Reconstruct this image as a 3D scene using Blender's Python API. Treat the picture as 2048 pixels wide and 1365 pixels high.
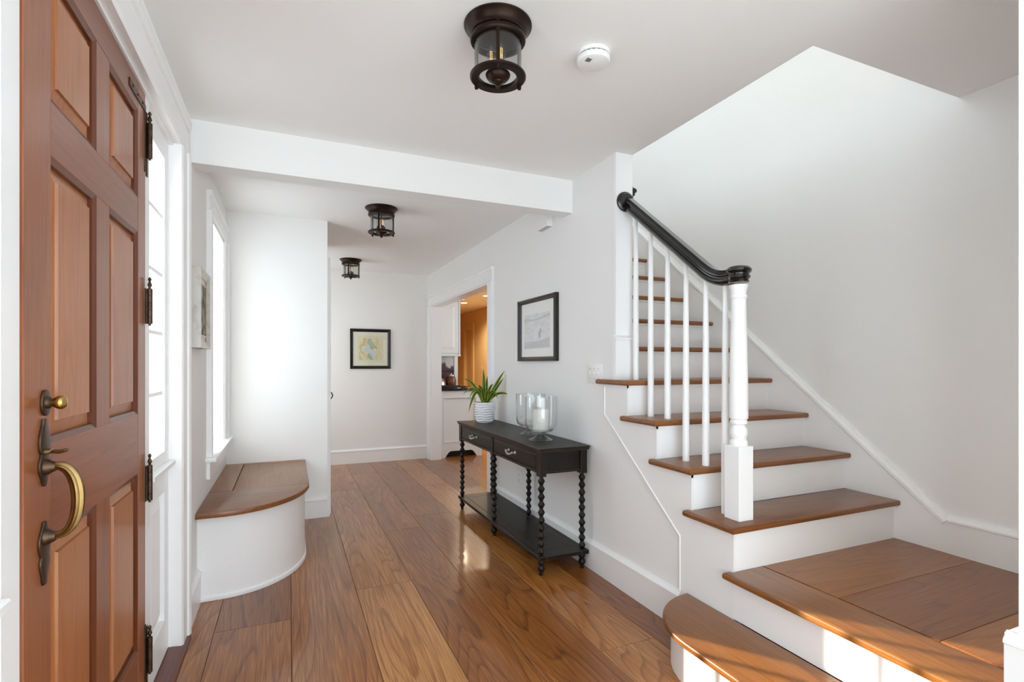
import bpy, bmesh, math, random
from mathutils import Vector, Matrix
random.seed(7)
S = bpy.context.scene
for o in list(bpy.data.objects):
    bpy.data.objects.remove(o, do_unlink=True)
COL = S.collection
PI = math.pi

# ------------------------------------------------------------------ camera
cam_d = bpy.data.cameras.new('camera')
cam = bpy.data.objects.new('camera', cam_d)
COL.objects.link(cam)
cam.location = (0, 0, 1.25)
cam.rotation_euler = (PI / 2, 0, -0.4087)
cam_d.sensor_width = 36
cam_d.lens = 36 * 1031.5 / 2048
cam_d.shift_y = (728 - 682.5) / 2048
cam_d.clip_start = 0.02
S.camera = cam

# ------------------------------------------------------------------ world, sun, window daylight, exposure
W = bpy.data.worlds.new('world')
S.world = W
W.use_nodes = True
bg = W.node_tree.nodes['Background']
bg.inputs['Color'].default_value = (0.80, 0.912, 1.0, 1)
bg.inputs['Strength'].default_value = 5.2

sun_d = bpy.data.lights.new('sun', 'SUN')
sun_d.energy = 16.0
sun_d.angle = math.radians(0.45)
sun_d.color = (1.0, 0.89, 0.70)
sun = bpy.data.objects.new('sun', sun_d)
COL.objects.link(sun)
SUN_DIR = Vector((1, -1.36, -0.40)).normalized()
sun.rotation_euler = SUN_DIR.to_track_quat('-Z', 'Y').to_euler()
sun.location = (-6, 8, 5)


def portal(loc, direction, sx, sy):
    d = bpy.data.lights.new('window_portal', 'AREA')
    d.shape = 'RECTANGLE'
    d.size, d.size_y = sx, sy
    d.cycles.is_portal = True
    o = bpy.data.objects.new('window_portal', d)
    COL.objects.link(o)
    o.location = loc
    o.rotation_euler = Vector(direction).to_track_quat('-Z', 'Z').to_euler()
    return o


portal((-0.62, 3.945, 1.42), (1, 0, 0), 0.80, 1.56)     # alcove window
portal((-0.62, 2.45, 1.50), (1, 0, 0), 0.36, 1.36)      # sidelights of the front door
portal((-0.62, 0.98, 1.50), (1, 0, 0), 0.36, 1.36)
portal((-0.62, 6.10, 1.42), (1, 0, 0), 0.80, 1.56)      # window at the end of the hall
portal((1.90, -2.14, 1.20), (0, 1, 0), 4.60, 2.34)      # unseen glazing added behind the camera to brighten the hall
portal((-0.62, -1.10, 1.35), (1, 0, 0), 1.04, 1.94)  # unseen left window behind the camera, added for more daylight
portal((3.76, 5.45, 1.525), (-1, 0, 0), 1.84, 1.19)     # unseen kitchen window, added to light the cabinet fronts
portal((4.34, -0.90, 1.30), (-1, 0, 0), 1.70, 2.04)  # unseen side-room window, added to brighten the hall
portal((-0.62, 3.10, 3.85), (1, 0, 0), 2.04, 1.54)       # unseen upstairs window, sized to light the stairwell

S.view_settings.view_transform = 'Standard'
S.view_settings.look = 'None'
S.view_settings.gamma = 1
S.view_settings.use_curve_mapping = False
S.view_settings.exposure = 0.03
S.cycles.use_denoising = True
S.cycles.max_bounces = 14
S.cycles.diffuse_bounces = 10
S.cycles.glossy_bounces = 6
S.cycles.transparent_max_bounces = 16
S.cycles.transmission_bounces = 8
S.cycles.sample_clamp_indirect = 8.0
S.cycles.caustics_reflective = False
S.cycles.caustics_refractive = False


# ------------------------------------------------------------------ materials
def lin(c):
    return tuple(((v / 12.92) if v <= 0.04045 else ((v + 0.055) / 1.055) ** 2.4) for v in [x / 255 for x in c]) + (1,)


MATS = {}


def principled(name, rgb, rough=0.5, metal=0.0, spec=0.5, coat=0.0, bump=None, noise=None):
    m = bpy.data.materials.new(name)
    m.use_nodes = True
    nt = m.node_tree
    b = nt.nodes['Principled BSDF']
    b.inputs['Base Color'].default_value = lin(rgb)
    b.inputs['Roughness'].default_value = rough
    b.inputs['Metallic'].default_value = metal
    b.inputs['Specular IOR Level'].default_value = spec
    b.inputs['Coat Weight'].default_value = coat
    b.inputs['Coat Roughness'].default_value = 0.12
    if noise or bump:
        tc = nt.nodes.new('ShaderNodeTexCoord')
    if noise:  # (scale, other colour, low, high)
        n = nt.nodes.new('ShaderNodeTexNoise')
        n.inputs['Scale'].default_value = noise[0]
        n.inputs['Detail'].default_value = 5
        nt.links.new(tc.outputs['Object'], n.inputs['Vector'])
        r = nt.nodes.new('ShaderNodeValToRGB')
        r.color_ramp.elements[0].position = noise[2]
        r.color_ramp.elements[1].position = noise[3]
        r.color_ramp.elements[0].color = lin(rgb)
        r.color_ramp.elements[1].color = lin(noise[1])
        nt.links.new(n.outputs['Fac'], r.inputs['Fac'])
        nt.links.new(r.outputs['Color'], b.inputs['Base Color'])
    if bump:  # (scale, strength)
        n2 = nt.nodes.new('ShaderNodeTexNoise')
        n2.inputs['Scale'].default_value = bump[0]
        n2.inputs['Detail'].default_value = 4
        nt.links.new(tc.outputs['Object'], n2.inputs['Vector'])
        bp = nt.nodes.new('ShaderNodeBump')
        bp.inputs['Strength'].default_value = bump[1]
        bp.inputs['Distance'].default_value = 0.002
        nt.links.new(n2.outputs['Fac'], bp.inputs['Height'])
        nt.links.new(bp.outputs['Normal'], b.inputs['Normal'])
    MATS[name] = m
    return m


def wood(name, dark, mid, light, along='y', rough=0.3, coat=0.3, freq=34.0, contrast=1.0, across=5.0, length=0.45, bumpy=0.04, vary=0.22):
    """Planed boards with cathedral figure: contour lines of a noise stretched along the grain, fine pores, per-board tone."""
    m = bpy.data.materials.new(name)
    m.use_nodes = True
    nt = m.node_tree
    N, L = nt.nodes, nt.links
    b = N['Principled BSDF']
    tc = N.new('ShaderNodeTexCoord')
    oi = N.new('ShaderNodeObjectInfo')
    mul = N.new('ShaderNodeMath'); mul.operation = 'MULTIPLY'; mul.inputs[1].default_value = 37.0
    L.new(oi.outputs['Random'], mul.inputs[0])
    comb = N.new('ShaderNodeCombineXYZ')
    for i in range(3):
        L.new(mul.outputs[0], comb.inputs[i])
    add = N.new('ShaderNodeVectorMath'); add.operation = 'ADD'
    L.new(tc.outputs['Object'], add.inputs[0]); L.new(comb.outputs[0], add.inputs[1])

    def scaled(a, l):
        mp = N.new('ShaderNodeMapping')
        sc = {'x': (l, a, a), 'y': (a, l, a), 'z': (a, a, l)}[along]
        mp.inputs['Scale'].default_value = sc
        L.new(add.outputs[0], mp.inputs['Vector'])
        return mp
    mp1 = scaled(across, length)
    n1 = N.new('ShaderNodeTexNoise'); n1.inputs['Scale'].default_value = 1.0; n1.inputs['Detail'].default_value = 1.5; n1.inputs['Roughness'].default_value = 0.35
    n1.inputs['Distortion'].default_value = 0.25
    L.new(mp1.outputs[0], n1.inputs['Vector'])
    k = N.new('ShaderNodeMath'); k.operation = 'MULTIPLY'; k.inputs[1].default_value = freq
    L.new(n1.outputs['Fac'], k.inputs[0])
    fr = N.new('ShaderNodeMath'); fr.operation = 'FRACT'
    L.new(k.outputs[0], fr.inputs[0])
    ring = N.new('ShaderNodeValToRGB')
    e = ring.color_ramp.elements
    e[0].position, e[0].color = 0.0, (0.15, 0.15, 0.15, 1)
    e[1].position, e[1].color = 1.0, (0.75, 0.75, 0.75, 1)
    x = e.new(0.10); x.color = (0.62, 0.62, 0.62, 1)
    x = e.new(0.80); x.color = (0.50, 0.50, 0.50, 1)
    x = e.new(0.94); x.color = (0.30, 0.30, 0.30, 1)
    e[len(e) - 1].color = (0.15, 0.15, 0.15, 1)
    L.new(fr.outputs[0], ring.inputs['Fac'])
    mp2 = scaled(230, 5.0)
    n2 = N.new('ShaderNodeTexNoise'); n2.inputs['Scale'].default_value = 1.0; n2.inputs['Detail'].default_value = 3
    L.new(mp2.outputs[0], n2.inputs['Vector'])
    mp3 = scaled(4.0, 1.3)
    n3 = N.new('ShaderNodeTexNoise'); n3.inputs['Scale'].default_value = 1.0; n3.inputs['Detail'].default_value = 4
    L.new(mp3.outputs[0], n3.inputs['Vector'])

    def mad(src, mult, off):
        q = N.new('ShaderNodeMath'); q.operation = 'MULTIPLY_ADD'
        L.new(src, q.inputs[0]); q.inputs[1].default_value = mult
        if isinstance(off, (int, float)):
            q.inputs[2].default_value = off
        else:
            L.new(off, q.inputs[2])
        return q.outputs[0]
    v = mad(ring.outputs['Color'], 0.30 * contrast, 0.60 - 0.15 * contrast)
    v = mad(n2.outputs['Fac'], 0.50 * contrast, v)
    v = mad(n3.outputs['Fac'], 0.30, v)
    v = mad(oi.outputs['Random'], vary, v)
    sep = N.new('ShaderNodeSeparateColor')      # each board's own tone
    L.new(oi.outputs['Color'], sep.inputs['Color'])
    v = mad(sep.outputs[0], 1.0, v)
    v = mad(v, 1.0, -1.25 - 0.256 * contrast - vary / 2)
    ramp = N.new('ShaderNodeValToRGB')
    e = ramp.color_ramp.elements
    e[0].position, e[0].color = 0.22, lin(dark)
    e[1].position, e[1].color = 0.80, lin(light)
    x = e.new(0.5); x.color = lin(mid)
    L.new(v, ramp.inputs['Fac'])
    L.new(ramp.outputs['Color'], b.inputs['Base Color'])
    b.inputs['Roughness'].default_value = rough
    b.inputs['Coat Weight'].default_value = coat
    b.inputs['Coat Roughness'].default_value = 0.10
    bp = N.new('ShaderNodeBump'); bp.inputs['Strength'].default_value = bumpy; bp.inputs['Distance'].default_value = 0.001
    L.new(v, bp.inputs['Height'])
    L.new(bp.outputs['Normal'], b.inputs['Normal'])
    MATS[name] = m
    return m


def thin_glass(name, tint=(1, 1, 1), strength=1.0, seeds=False, base=0.04):
    m = bpy.data.materials.new(name)
    m.use_nodes = True
    nt = m.node_tree
    for n in list(nt.nodes):
        nt.nodes.remove(n)
    out = nt.nodes.new('ShaderNodeOutputMaterial')
    mix = nt.nodes.new('ShaderNodeMixShader')
    tr = nt.nodes.new('ShaderNodeBsdfTransparent'); tr.inputs['Color'].default_value = (*tint, 1)
    gl = nt.nodes.new('ShaderNodeBsdfGlossy'); gl.inputs['Roughness'].default_value = 0.03
    lw = nt.nodes.new('ShaderNodeLayerWeight'); lw.inputs['Blend'].default_value = 0.5
    pw = nt.nodes.new('ShaderNodeMath'); pw.operation = 'POWER'; pw.inputs[1].default_value = 4.0
    nt.links.new(lw.outputs['Facing'], pw.inputs[0])
    fr = nt.nodes.new('ShaderNodeMath'); fr.operation = 'MULTIPLY_ADD'; fr.inputs[1].default_value = 0.75; fr.inputs[2].default_value = base
    nt.links.new(pw.outputs[0], fr.inputs[0])
    mu = nt.nodes.new('ShaderNodeMath'); mu.operation = 'MULTIPLY'; mu.inputs[1].default_value = strength
    nt.links.new(fr.outputs[0], mu.inputs[0])
    nt.links.new(mu.outputs[0], mix.inputs['Fac'])
    nt.links.new(tr.outputs[0], mix.inputs[1]); nt.links.new(gl.outputs[0], mix.inputs[2])
    nt.links.new(mix.outputs[0], out.inputs['Surface'])
    if seeds:
        tc = nt.nodes.new('ShaderNodeTexCoord')
        n = nt.nodes.new('ShaderNodeTexNoise'); n.inputs['Scale'].default_value = 90
        nt.links.new(tc.outputs['Object'], n.inputs['Vector'])
        bp = nt.nodes.new('ShaderNodeBump'); bp.inputs['Strength'].default_value = 0.3; bp.inputs['Distance'].default_value = 0.002
        nt.links.new(n.outputs['Fac'], bp.inputs['Height'])
        nt.links.new(bp.outputs['Normal'], gl.inputs['Normal'])
    MATS[name] = m
    return m


def emitter(name, rgb, strength):
    m = principled(name, rgb)
    b = m.node_tree.nodes['Principled BSDF']
    b.inputs['Emission Color'].default_value = lin(rgb)
    b.inputs['Emission Strength'].default_value = strength
    return m


principled('wall_paint', (236, 236, 235), 0.55, spec=0.3, bump=(160, 0.08))
principled('ceiling_paint', (240, 240, 239), 0.8, spec=0.2)
principled('trim_paint', (240, 240, 240), 0.32, spec=0.45)
principled('yellow_paint', (206, 176, 124), 0.6, spec=0.3)
principled('cabinet_paint', (228, 228, 226), 0.35, spec=0.4)
wood('floor_wood', (96, 49, 16), (150, 92, 40), (206, 150, 88), 'y', rough=0.28, coat=0.28, freq=20, contrast=1.25, across=4.2, length=0.42, vary=0.10)
wood('tread_wood', (82, 44, 16), (132, 80, 38), (170, 114, 62), 'x', rough=0.34, coat=0.18, freq=14, contrast=0.8, across=4.5, length=0.5, vary=0.12)
wood('border_wood', (82, 45, 16), (134, 83, 36), (172, 117, 60), 'y', rough=0.34, coat=0.18, freq=14, contrast=0.8, across=4.5, length=0.5, vary=0.12)
wood('seat_wood', (98, 60, 32), (142, 96, 60), (172, 126, 84), 'y', rough=0.36, coat=0.15, freq=14, contrast=0.8, across=4.5, length=0.5, vary=0.10)
wood('door_wood', (98, 48, 24), (138, 78, 46), (168, 106, 68), 'z', rough=0.34, coat=0.16, freq=7, contrast=0.75, across=8, length=0.5, vary=0.10)
wood('door_rail_wood', (94, 46, 24), (132, 72, 44), (160, 98, 64), 'y', rough=0.34, coat=0.16, freq=7, contrast=0.75, across=8, length=0.5, vary=0.10)
wood('panel_wood', (122, 62, 28), (164, 100, 56), (190, 132, 86), 'z', rough=0.34, coat=0.16, freq=7, contrast=0.75, across=8, length=0.5, vary=0.08)
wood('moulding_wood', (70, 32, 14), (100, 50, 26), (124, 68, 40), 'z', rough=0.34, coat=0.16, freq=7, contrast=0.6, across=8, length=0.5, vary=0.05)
wood('threshold_wood', (70, 28, 18), (104, 46, 32), (130, 64, 46), 'y', rough=0.4, coat=0.2, freq=14)
principled('black_lacquer', (20, 16, 12), 0.40, spec=0.26, noise=(9, (34, 26, 19), 0.45, 0.75))
principled('rail_black', (14, 12, 11), 0.16, spec=0.5, coat=0.5)
principled('worn_edge', (72, 52, 36), 0.4)
principled('bronze', (52, 36, 28), 0.36, metal=0.75, noise=(12, (36, 26, 21), 0.35, 0.7))
principled('bronze_edge', (120, 82, 50), 0.35, metal=0.8)
principled('hinge_bronze', (92, 70, 54), 0.42, metal=0.8, noise=(30, (60, 46, 36), 0.4, 0.7))
principled('brass', (196, 164, 96), 0.24, metal=1.0)
principled('old_brass', (150, 122, 78), 0.30, metal=1.0, noise=(20, (104, 82, 54), 0.45, 0.75))
principled('pewter', (196, 192, 184), 0.30, metal=0.7)
principled('silver_leaf', (206, 202, 194), 0.38, metal=0.25, spec=0.4, noise=(25, (176, 168, 154), 0.5, 0.8))
principled('gilt', (150, 126, 92), 0.4, metal=0.4)
principled('white_plastic', (236, 236, 234), 0.35)
principled('louvre_grey', (196, 196, 194), 0.6)
principled('grille_grey', (120, 120, 120), 0.6)
principled('frame_black', (24, 21, 18), 0.26, spec=0.5)
principled('frame_bronze', (62, 55, 44), 0.34, spec=0.5, metal=0.2)
principled('mat_white', (240, 240, 238), 0.8, spec=0.1)
principled('mat_cream', (226, 224, 204), 0.8, spec=0.1)
principled('mat_line', (176, 170, 148), 0.8, spec=0.1)
principled('pot_white', (236, 237, 240), 0.5, bump=(120, 0.5))
principled('soil', (52, 38, 28), 0.95, bump=(80, 0.8))
principled('leaf_green', (70, 104, 38), 0.42, spec=0.4, noise=(14, (48, 82, 26), 0.4, 0.7))
principled('leaf_lime', (172, 184, 70), 0.42, spec=0.4)
principled('candle_wax', (238, 238, 232), 0.5)
principled('dark_stone', (34, 22, 22), 0.12, spec=0.6, noise=(30, (58, 36, 32), 0.5, 0.8))
principled('splash_stone', (96, 72, 78), 0.12, spec=0.6, noise=(5, (214, 212, 214), 0.47, 0.55))
principled('steel', (190, 190, 190), 0.16, metal=1.0)
principled('jar_brown', (120, 74, 44), 0.3)
principled('black_matte', (18, 17, 17), 0.5)
principled('carpet', (214, 208, 198), 0.95, spec=0.1, bump=(300, 0.6))  # pale tone for the added floor that bounces neutral light
principled('floor_gap', (40, 22, 12), 0.9, spec=0.1)
principled('paper_dark', (80, 86, 78), 0.4, noise=(10, (150, 156, 150), 0.4, 0.65))
principled('plaster_core', (200, 200, 200), 0.9)
principled('ink_dark', (110, 98, 80), 0.8)
principled('ink_green', (150, 170, 140), 0.8)
thin_glass('window_glass', strength=0.6)
thin_glass('picture_glass', strength=0.5)
thin_glass('lamp_glass', tint=(0.93, 0.94, 0.94), strength=1.2, seeds=True)
thin_glass('vase_glass', tint=(0.98, 0.985, 0.985), strength=1.7)
thin_glass('foot_glass', tint=(0.9, 0.91, 0.91), strength=1.0, base=0.20)
emitter('warm_lamp', (255, 214, 150), 30.0)
emitter('filament', (255, 190, 110), 1.6)
thin_glass('bulb_glass', tint=(0.97, 0.95, 0.92), strength=1.4)


# ------------------------------------------------------------------ mesh helpers
def nbm():
    return bmesh.new()


def box(bm, x0, x1, y0, y1, z0, z1, bev=0.0, seg=1):
    t = bmesh.new()
    bmesh.ops.create_cube(t, size=1.0)
    bmesh.ops.scale(t, vec=(x1 - x0, y1 - y0, z1 - z0), verts=t.verts)
    bmesh.ops.translate(t, vec=((x0 + x1) / 2, (y0 + y1) / 2, (z0 + z1) / 2), verts=t.verts)
    if bev > 0:
        bmesh.ops.bevel(t, geom=t.edges[:], offset=bev, segments=seg, profile=0.5, affect='EDGES')
    join(bm, t)


def join(bm, t, M=None):
    me = bpy.data.meshes.new('tmp')
    t.to_mesh(me)
    t.free()
    if M is not None:
        me.transform(M)
    bm.from_mesh(me)
    bpy.data.meshes.remove(me)


def prism(bm, axis, poly, a0, a1, bev=0.0, seg=2):
    """Extrude a 2-D outline: axis 'x' takes (y,z), 'y' takes (x,z), 'z' takes (x,y)."""
    def P(p, a):
        return {'x': (a, p[0], p[1]), 'y': (p[0], a, p[1]), 'z': (p[0], p[1], a)}[axis]
    t = bmesh.new()
    A = [t.verts.new(P(p, a0)) for p in poly]
    B = [t.verts.new(P(p, a1)) for p in poly]
    n = len(poly)
    ends = [t.faces.new(A), t.faces.new(B[::-1])]
    for i in range(n):
        t.faces.new((A[i], B[i], B[(i + 1) % n], A[(i + 1) % n]))
    bmesh.ops.recalc_face_normals(t, faces=t.faces)
    if bev > 0:
        ed = set()
        for f in ends:
            ed.update(f.edges)
        bmesh.ops.bevel(t, geom=list(ed), offset=bev, segments=seg, profile=0.5, affect='EDGES')
    join(bm, t)


def lathe(bm, prof, n=24, M=None, close=False):
    """Revolve (radius, z) pairs about z."""
    t = bmesh.new()
    rings = []
    for r, z in prof:
        if r < 1e-6:
            rings.append([t.verts.new((0, 0, z))])
        else:
            rings.append([t.verts.new((r * math.cos(2 * PI * i / n), r * math.sin(2 * PI * i / n), z)) for i in range(n)])
    pairs = list(zip(rings, rings[1:]))
    if close:
        pairs.append((rings[-1], rings[0]))
    for a, b in pairs:
        for i in range(n):
            j = (i + 1) % n
            if len(a) == 1 and len(b) == 1:
                continue
            if len(a) == 1:
                t.faces.new((a[0], b[i], b[j]))
            elif len(b) == 1:
                t.faces.new((a[i], b[0], a[j]))
            else:
                t.faces.new((a[i], b[i], b[j], a[j]))
    if not close:
        for r in (rings[0], rings[-1]):
            if len(r) > 1:
                t.faces.new(r)
    bmesh.ops.recalc_face_normals(t, faces=t.faces)
    join(bm, t, M)


def sweep(bm, pts, prof, side=Vector((1, 0, 0)), scales=None):
    """Sweep a closed 2-D outline (s along SIDE, n perpendicular) along PTS."""
    t = bmesh.new()
    pts = [Vector(p) for p in pts]
    rings = []
    for i, p in enumerate(pts):
        d = (pts[min(i + 1, len(pts) - 1)] - pts[max(i - 1, 0)]).normalized()
        s = (side - d * side.dot(d)).normalized()
        nn = s.cross(d).normalized()
        k = scales[i] if scales else 1.0
        rings.append([t.verts.new(p + s * a * k + nn * b * k) for a, b in prof])
    m = len(prof)
    for a, b in zip(rings, rings[1:]):
        for i in range(m):
            t.faces.new((a[i], b[i], b[(i + 1) % m], a[(i + 1) % m]))
    t.faces.new(rings[0]); t.faces.new(rings[-1][::-1])
    bmesh.ops.recalc_face_normals(t, faces=t.faces)
    join(bm, t)


def circ(r, n=10):
    return [(r * math.cos(2 * PI * i / n), r * math.sin(2 * PI * i / n)) for i in range(n)]


def tube(bm, pts, r, n=10, side=Vector((1, 0, 0)), scales=None):
    sweep(bm, pts, circ(r, n), side, scales)


def arc_pts(fn, a0, a1, n):
    return [fn(a0 + (a1 - a0) * i / n) for i in range(n + 1)]


def finish(name, bm, mat, parent=None, smooth=True, world=True):
    me = bpy.data.meshes.new(name)
    bm.to_mesh(me)
    bm.free()
    for mm in (mat if isinstance(mat, (list, tuple)) else [mat]):
        me.materials.append(MATS[mm])
    if smooth:
        for p in me.polygons:
            p.use_smooth = True
        me.set_sharp_from_angle(angle=math.radians(32))
    o = bpy.data.objects.new(name, me)
    COL.objects.link(o)
    if parent is not None:
        o.parent = parent
        if world:
            o.matrix_parent_inverse = Matrix.Translation(-parent_world(parent))
    return o


_wloc = {}


def parent_world(p):
    return _wloc.get(p.name, Vector((0, 0, 0)))


def empty(name, loc):
    o = bpy.data.objects.new(name, None)
    o.location = loc
    o.empty_display_size = 0.05
    COL.objects.link(o)
    _wloc[o.name] = Vector(loc)
    return o


def thing(name, loc, label, cat, group=None):
    o = empty(name, loc)
    return tag(o, label, cat, group)


def tag(o, label, cat=None, group=None, kind=None):
    o['label'] = label
    if cat:
        o['category'] = cat
    if group:
        o['group'] = group
    if kind:
        o['kind'] = kind
    return o


def struct(name, bm, mat, label=None, parent=None, smooth=False):
    o = finish(name, bm, mat, parent, smooth)
    if parent is None:
        o['kind'] = 'structure'
    if label:
        o['label'] = label
    return o


def part(name, bm, mat, parent, label=None, smooth=True, world=True):
    o = finish(name, bm, mat, parent, smooth, world)
    if label:
        o['label'] = label
    return o


def one_box(name, mat, parent, *a, bev=0.0, seg=1, label=None):
    bm = nbm()
    box(bm, *a, bev=bev, seg=seg)
    return part(name, bm, mat, parent, label, smooth=bev > 0)


def cells(bm, axis, a0, a1, u0, u1, v0, v1, holes):
    """A wall slab between a0..a1 on AXIS covering u0..u1 x v0..v1 with rectangular holes (u0,u1,v0,v1)."""
    us = sorted({u0, u1, *[h[0] for h in holes], *[h[1] for h in holes]})
    for ua, ub in zip(us, us[1:]):
        vs = [(v0, v1)]
        for h in holes:
            if h[0] <= ua + 1e-6 and h[1] >= ub - 1e-6:
                nv = []
                for a, b in vs:
                    if h[2] > a:
                        nv.append((a, min(b, h[2])))
                    if h[3] < b:
                        nv.append((max(a, h[3]), b))
                vs = nv
        for a, b in vs:
            if b - a > 1e-5:
                if axis == 'x':
                    box(bm, a0, a1, ua, ub, a, b)
                elif axis == 'y':
                    box(bm, ua, ub, a0, a1, a, b)
                else:
                    box(bm, ua, ub, a, b, a0, a1)


def copy_tree(o, parent=None):
    c = o.copy()
    COL.objects.link(c)
    c.parent = parent
    for ch in list(o.children):
        copy_tree(ch, c)
    return c


# ------------------------------------------------------------------ room shell
XL, XR, CZ, CR = -0.439, 1.70, 2.447, 2.419
YA, XP, YF, XS = 4.48, 0.292, 6.726, 2.77
WT = 0.11          # thickness of the wall between hall and stairs
R, RUN, Y0 = 0.1933, 0.2434, 1.564


def tread_y(i):
    return Y0 + RUN * (i - 1)


def tread_z(i):
    return (2 + i) * R


# floor: recessed underlay and one object per board
bm = nbm(); box(bm, -0.60, 3.72, 0.5, 12.2, -0.10, -0.02); box(bm, -0.60, 4.32, -2.12, 0.5, -0.10, -0.02)
floor = struct('floor', bm, 'floor_gap', 'wide polished brown wood plank floor')
SEAMS = [-0.62, -0.318, 0.012, 0.342, 0.651, 0.934, 1.247, 1.530, 1.822, 2.13, 2.44, 2.75, 3.06, 3.37, 3.68]
TONE = {0: -0.06, 1: -0.06, 2: -0.02, 3: 0.06, (3, 1): 0.14, 4: -0.03, 5: -0.10, 6: 0.0, 7: -0.10}
JOINTS = {1: [0.6, 2.745, 5.4], 2: [1.1, 4.6, 7.6], 3: [2.955, 5.32, 0.4], 4: [1.3, 3.9, 6.05], 5: [0.9, 4.19, 6.9], 6: [1.9, 5.2, 8.0], 7: [0.7, 3.4, 6.2]}
for i, (a, b) in enumerate(zip(SEAMS, SEAMS[1:])):
    y_lo, y_hi = (0.30, YF + 0.02) if b <= 1.83 else (4.30, 12.0)
    ends = [y_lo] + sorted(j for j in JOINTS.get(i, [5.6 + 0.4 * (i % 3), 8.4 + 0.5 * (i % 2)]) if y_lo < j < y_hi) + [y_hi]
    spans = list(zip(ends, ends[1:]))
    for c, d in spans:
        bm = nbm()
        box(bm, a + 0.0009, b - 0.0009, c + 0.0008, d - 0.0008, -0.022, 0.0, bev=0.0012)
        pk = part('plank', bm, 'floor_wood', floor, smooth=False)
        pk.color = (1.0 + TONE.get((i, ends.index(c)), TONE.get(i, 0.0)), 1, 1, 1)

bm = nbm(); box(bm, -0.44, 4.20, -2.0, 0.30, -0.02, 0.004); box(bm, XR + WT, 4.20, 0.30, 0.38, -0.02, 0.004)  # unseen pale floor, added to bounce light onto the ceiling
struct('floor_bounce_carpet', bm, 'carpet', 'pale carpet added behind the viewer to bounce light')
# ceilings
bm = nbm()
cells(bm, 'z', CZ, 2.70, -0.60, XS, -2.12, 2.99, [(XR + WT, XS, 1.33, 2.99)])
box(bm, XS, 4.32, -2.12, 0.50, CZ, 2.70)
struct('ceiling_entry', bm, 'ceiling_paint', 'smooth white ceiling over the entry with stairwell opening')
bm = nbm(); box(bm, -0.60, XR + WT, 2.99, YF + 0.12, CR, 2.70)
struct('ceiling_hall', bm, 'ceiling_paint', 'smooth white ceiling over the rear hall')
bm = nbm(); box(bm, XL, XR, 2.934, 3.06, 2.235, CZ + 0.02)
struct('trim_1', bm, 'wall_paint', 'white boxed beam crossing the ceiling above the hall')

# left (outside) wall with door unit and two windows
bm = nbm()
cells(bm, 'x', -0.58, XL, -2.12, YF + 0.12, -0.10, 2.70,
      [(-1.60, -0.60, 0.40, 2.30), (0.795, 2.635, -0.10, 2.205), (3.60, 4.29, 0.69, 2.15), (5.75, 6.45, 0.69, 2.15)])  # first opening: unseen window added to brighten the hall
struct('wall_left', bm, 'wall_paint', 'white painted outside wall with front door and windows')
bm = nbm(); box(bm, -1.45, -0.58, -2.12, YF + 0.12, 2.60, 2.68)  # unseen eave, added to cut sky light reaching the alcove wall
struct('trim_9', bm, 'trim_paint', 'white eave added outside the front wall to cut sky light')
# wall behind the camera, with unseen window openings added to brighten the hall
bm = nbm(); cells(bm, 'y', -2.12, -2.0, XL, 4.20, -0.1, CZ, [(-0.39, 1.63, 0.05, 2.35), (1.95, 4.15, 0.05, 2.35)])
cells(bm, 'x', 4.20, 4.32, -2.12, 0.42, -0.1, CZ, [(-1.75, -0.05, 0.30, 2.32)])  # side-room window opening, likewise added for daylight
struct('wall_back', bm, 'wall_paint', 'white wall behind the viewer')
# closet block that ends the window-seat alcove
bm = nbm()
box(bm, XL, XP, YA, YA + 0.10, 0, CR)
box(bm, XP - 0.10, XP, YA + 0.10, 5.50, 0, CR)
box(bm, XL, XP - 0.10, 5.40, 5.50, 0, CR)
struct('wall_alcove', bm, 'wall_paint', 'white closet wall closing the window seat alcove')
bm = nbm(); box(bm, XL, XR + WT, YF, YF + 0.12, 0, CR)
struct('wall_far', bm, 'wall_paint', 'white end wall of the hall')
# wall between hall and stairs / kitchen, with the cased opening
OY0, OY1, OZ = 4.475, 6.55, 2.00
bm = nbm()
cells(bm, 'x', XR, XR + WT, 2.45, YF, 0, 2.70, [(OY0, OY1, 0, OZ)])
e_ = 0.036
prism(bm, 'x', [(1.61, 0), (2.45, 0), (2.45, tread_z(4) - e_), (tread_y(4) + e_, tread_z(4) - e_), (tread_y(4) + e_, tread_z(3) - e_),
               (tread_y(3) + e_, tread_z(3) - e_), (tread_y(3) + e_, tread_z(2) - e_), (tread_y(2) + e_, tread_z(2) - e_), (tread_y(2) + e_, tread_z(1) - e_),
               (1.61, tread_z(1) - e_)], XR, XR + 0.05)
struct('wall_right', bm, 'wall_paint', 'white wall running beside the stairs and console table')
bm = nbm(); box(bm, XR, XR + WT, -0.10, 0.69, 0, CZ)
box(bm, XR + WT, 4.20, 0.38, 0.50, 0, CZ)
struct('wall_near', bm, 'wall_paint', 'white wall end beside the stair landing')
bm = nbm(); box(bm, XS, XS + 0.12, 0.38, 5.6, 0, 5.0)
struct('wall_stair', bm, 'wall_paint', 'tall white wall running up beside the stairs')
# upstairs: end wall, ceiling, window wall (lights the stairwell)
bm = nbm()
cells(bm, 'x', -0.58, XL, -0.6, 5.6, 2.70, 5.0, [(2.10, 4.10, 3.1, 4.60)])
box(bm, XL, XS, 5.48, 5.60, 2.70, 5.0)
box(bm, XL, XS, -0.6, -0.48, 2.70, 5.0)
box(bm, XS, XS + 0.12, -0.6, 0.38, 2.45, 5.0)
box(bm, -0.58, XS + 0.12, -0.6, 5.6, 5.0, 5.1)
box(bm, XR + WT, XS, 4.30, 5.6, 2.45, 2.70)
struct('wall_upper', bm, 'wall_paint', 'white upstairs hall walls above the stairwell')

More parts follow.
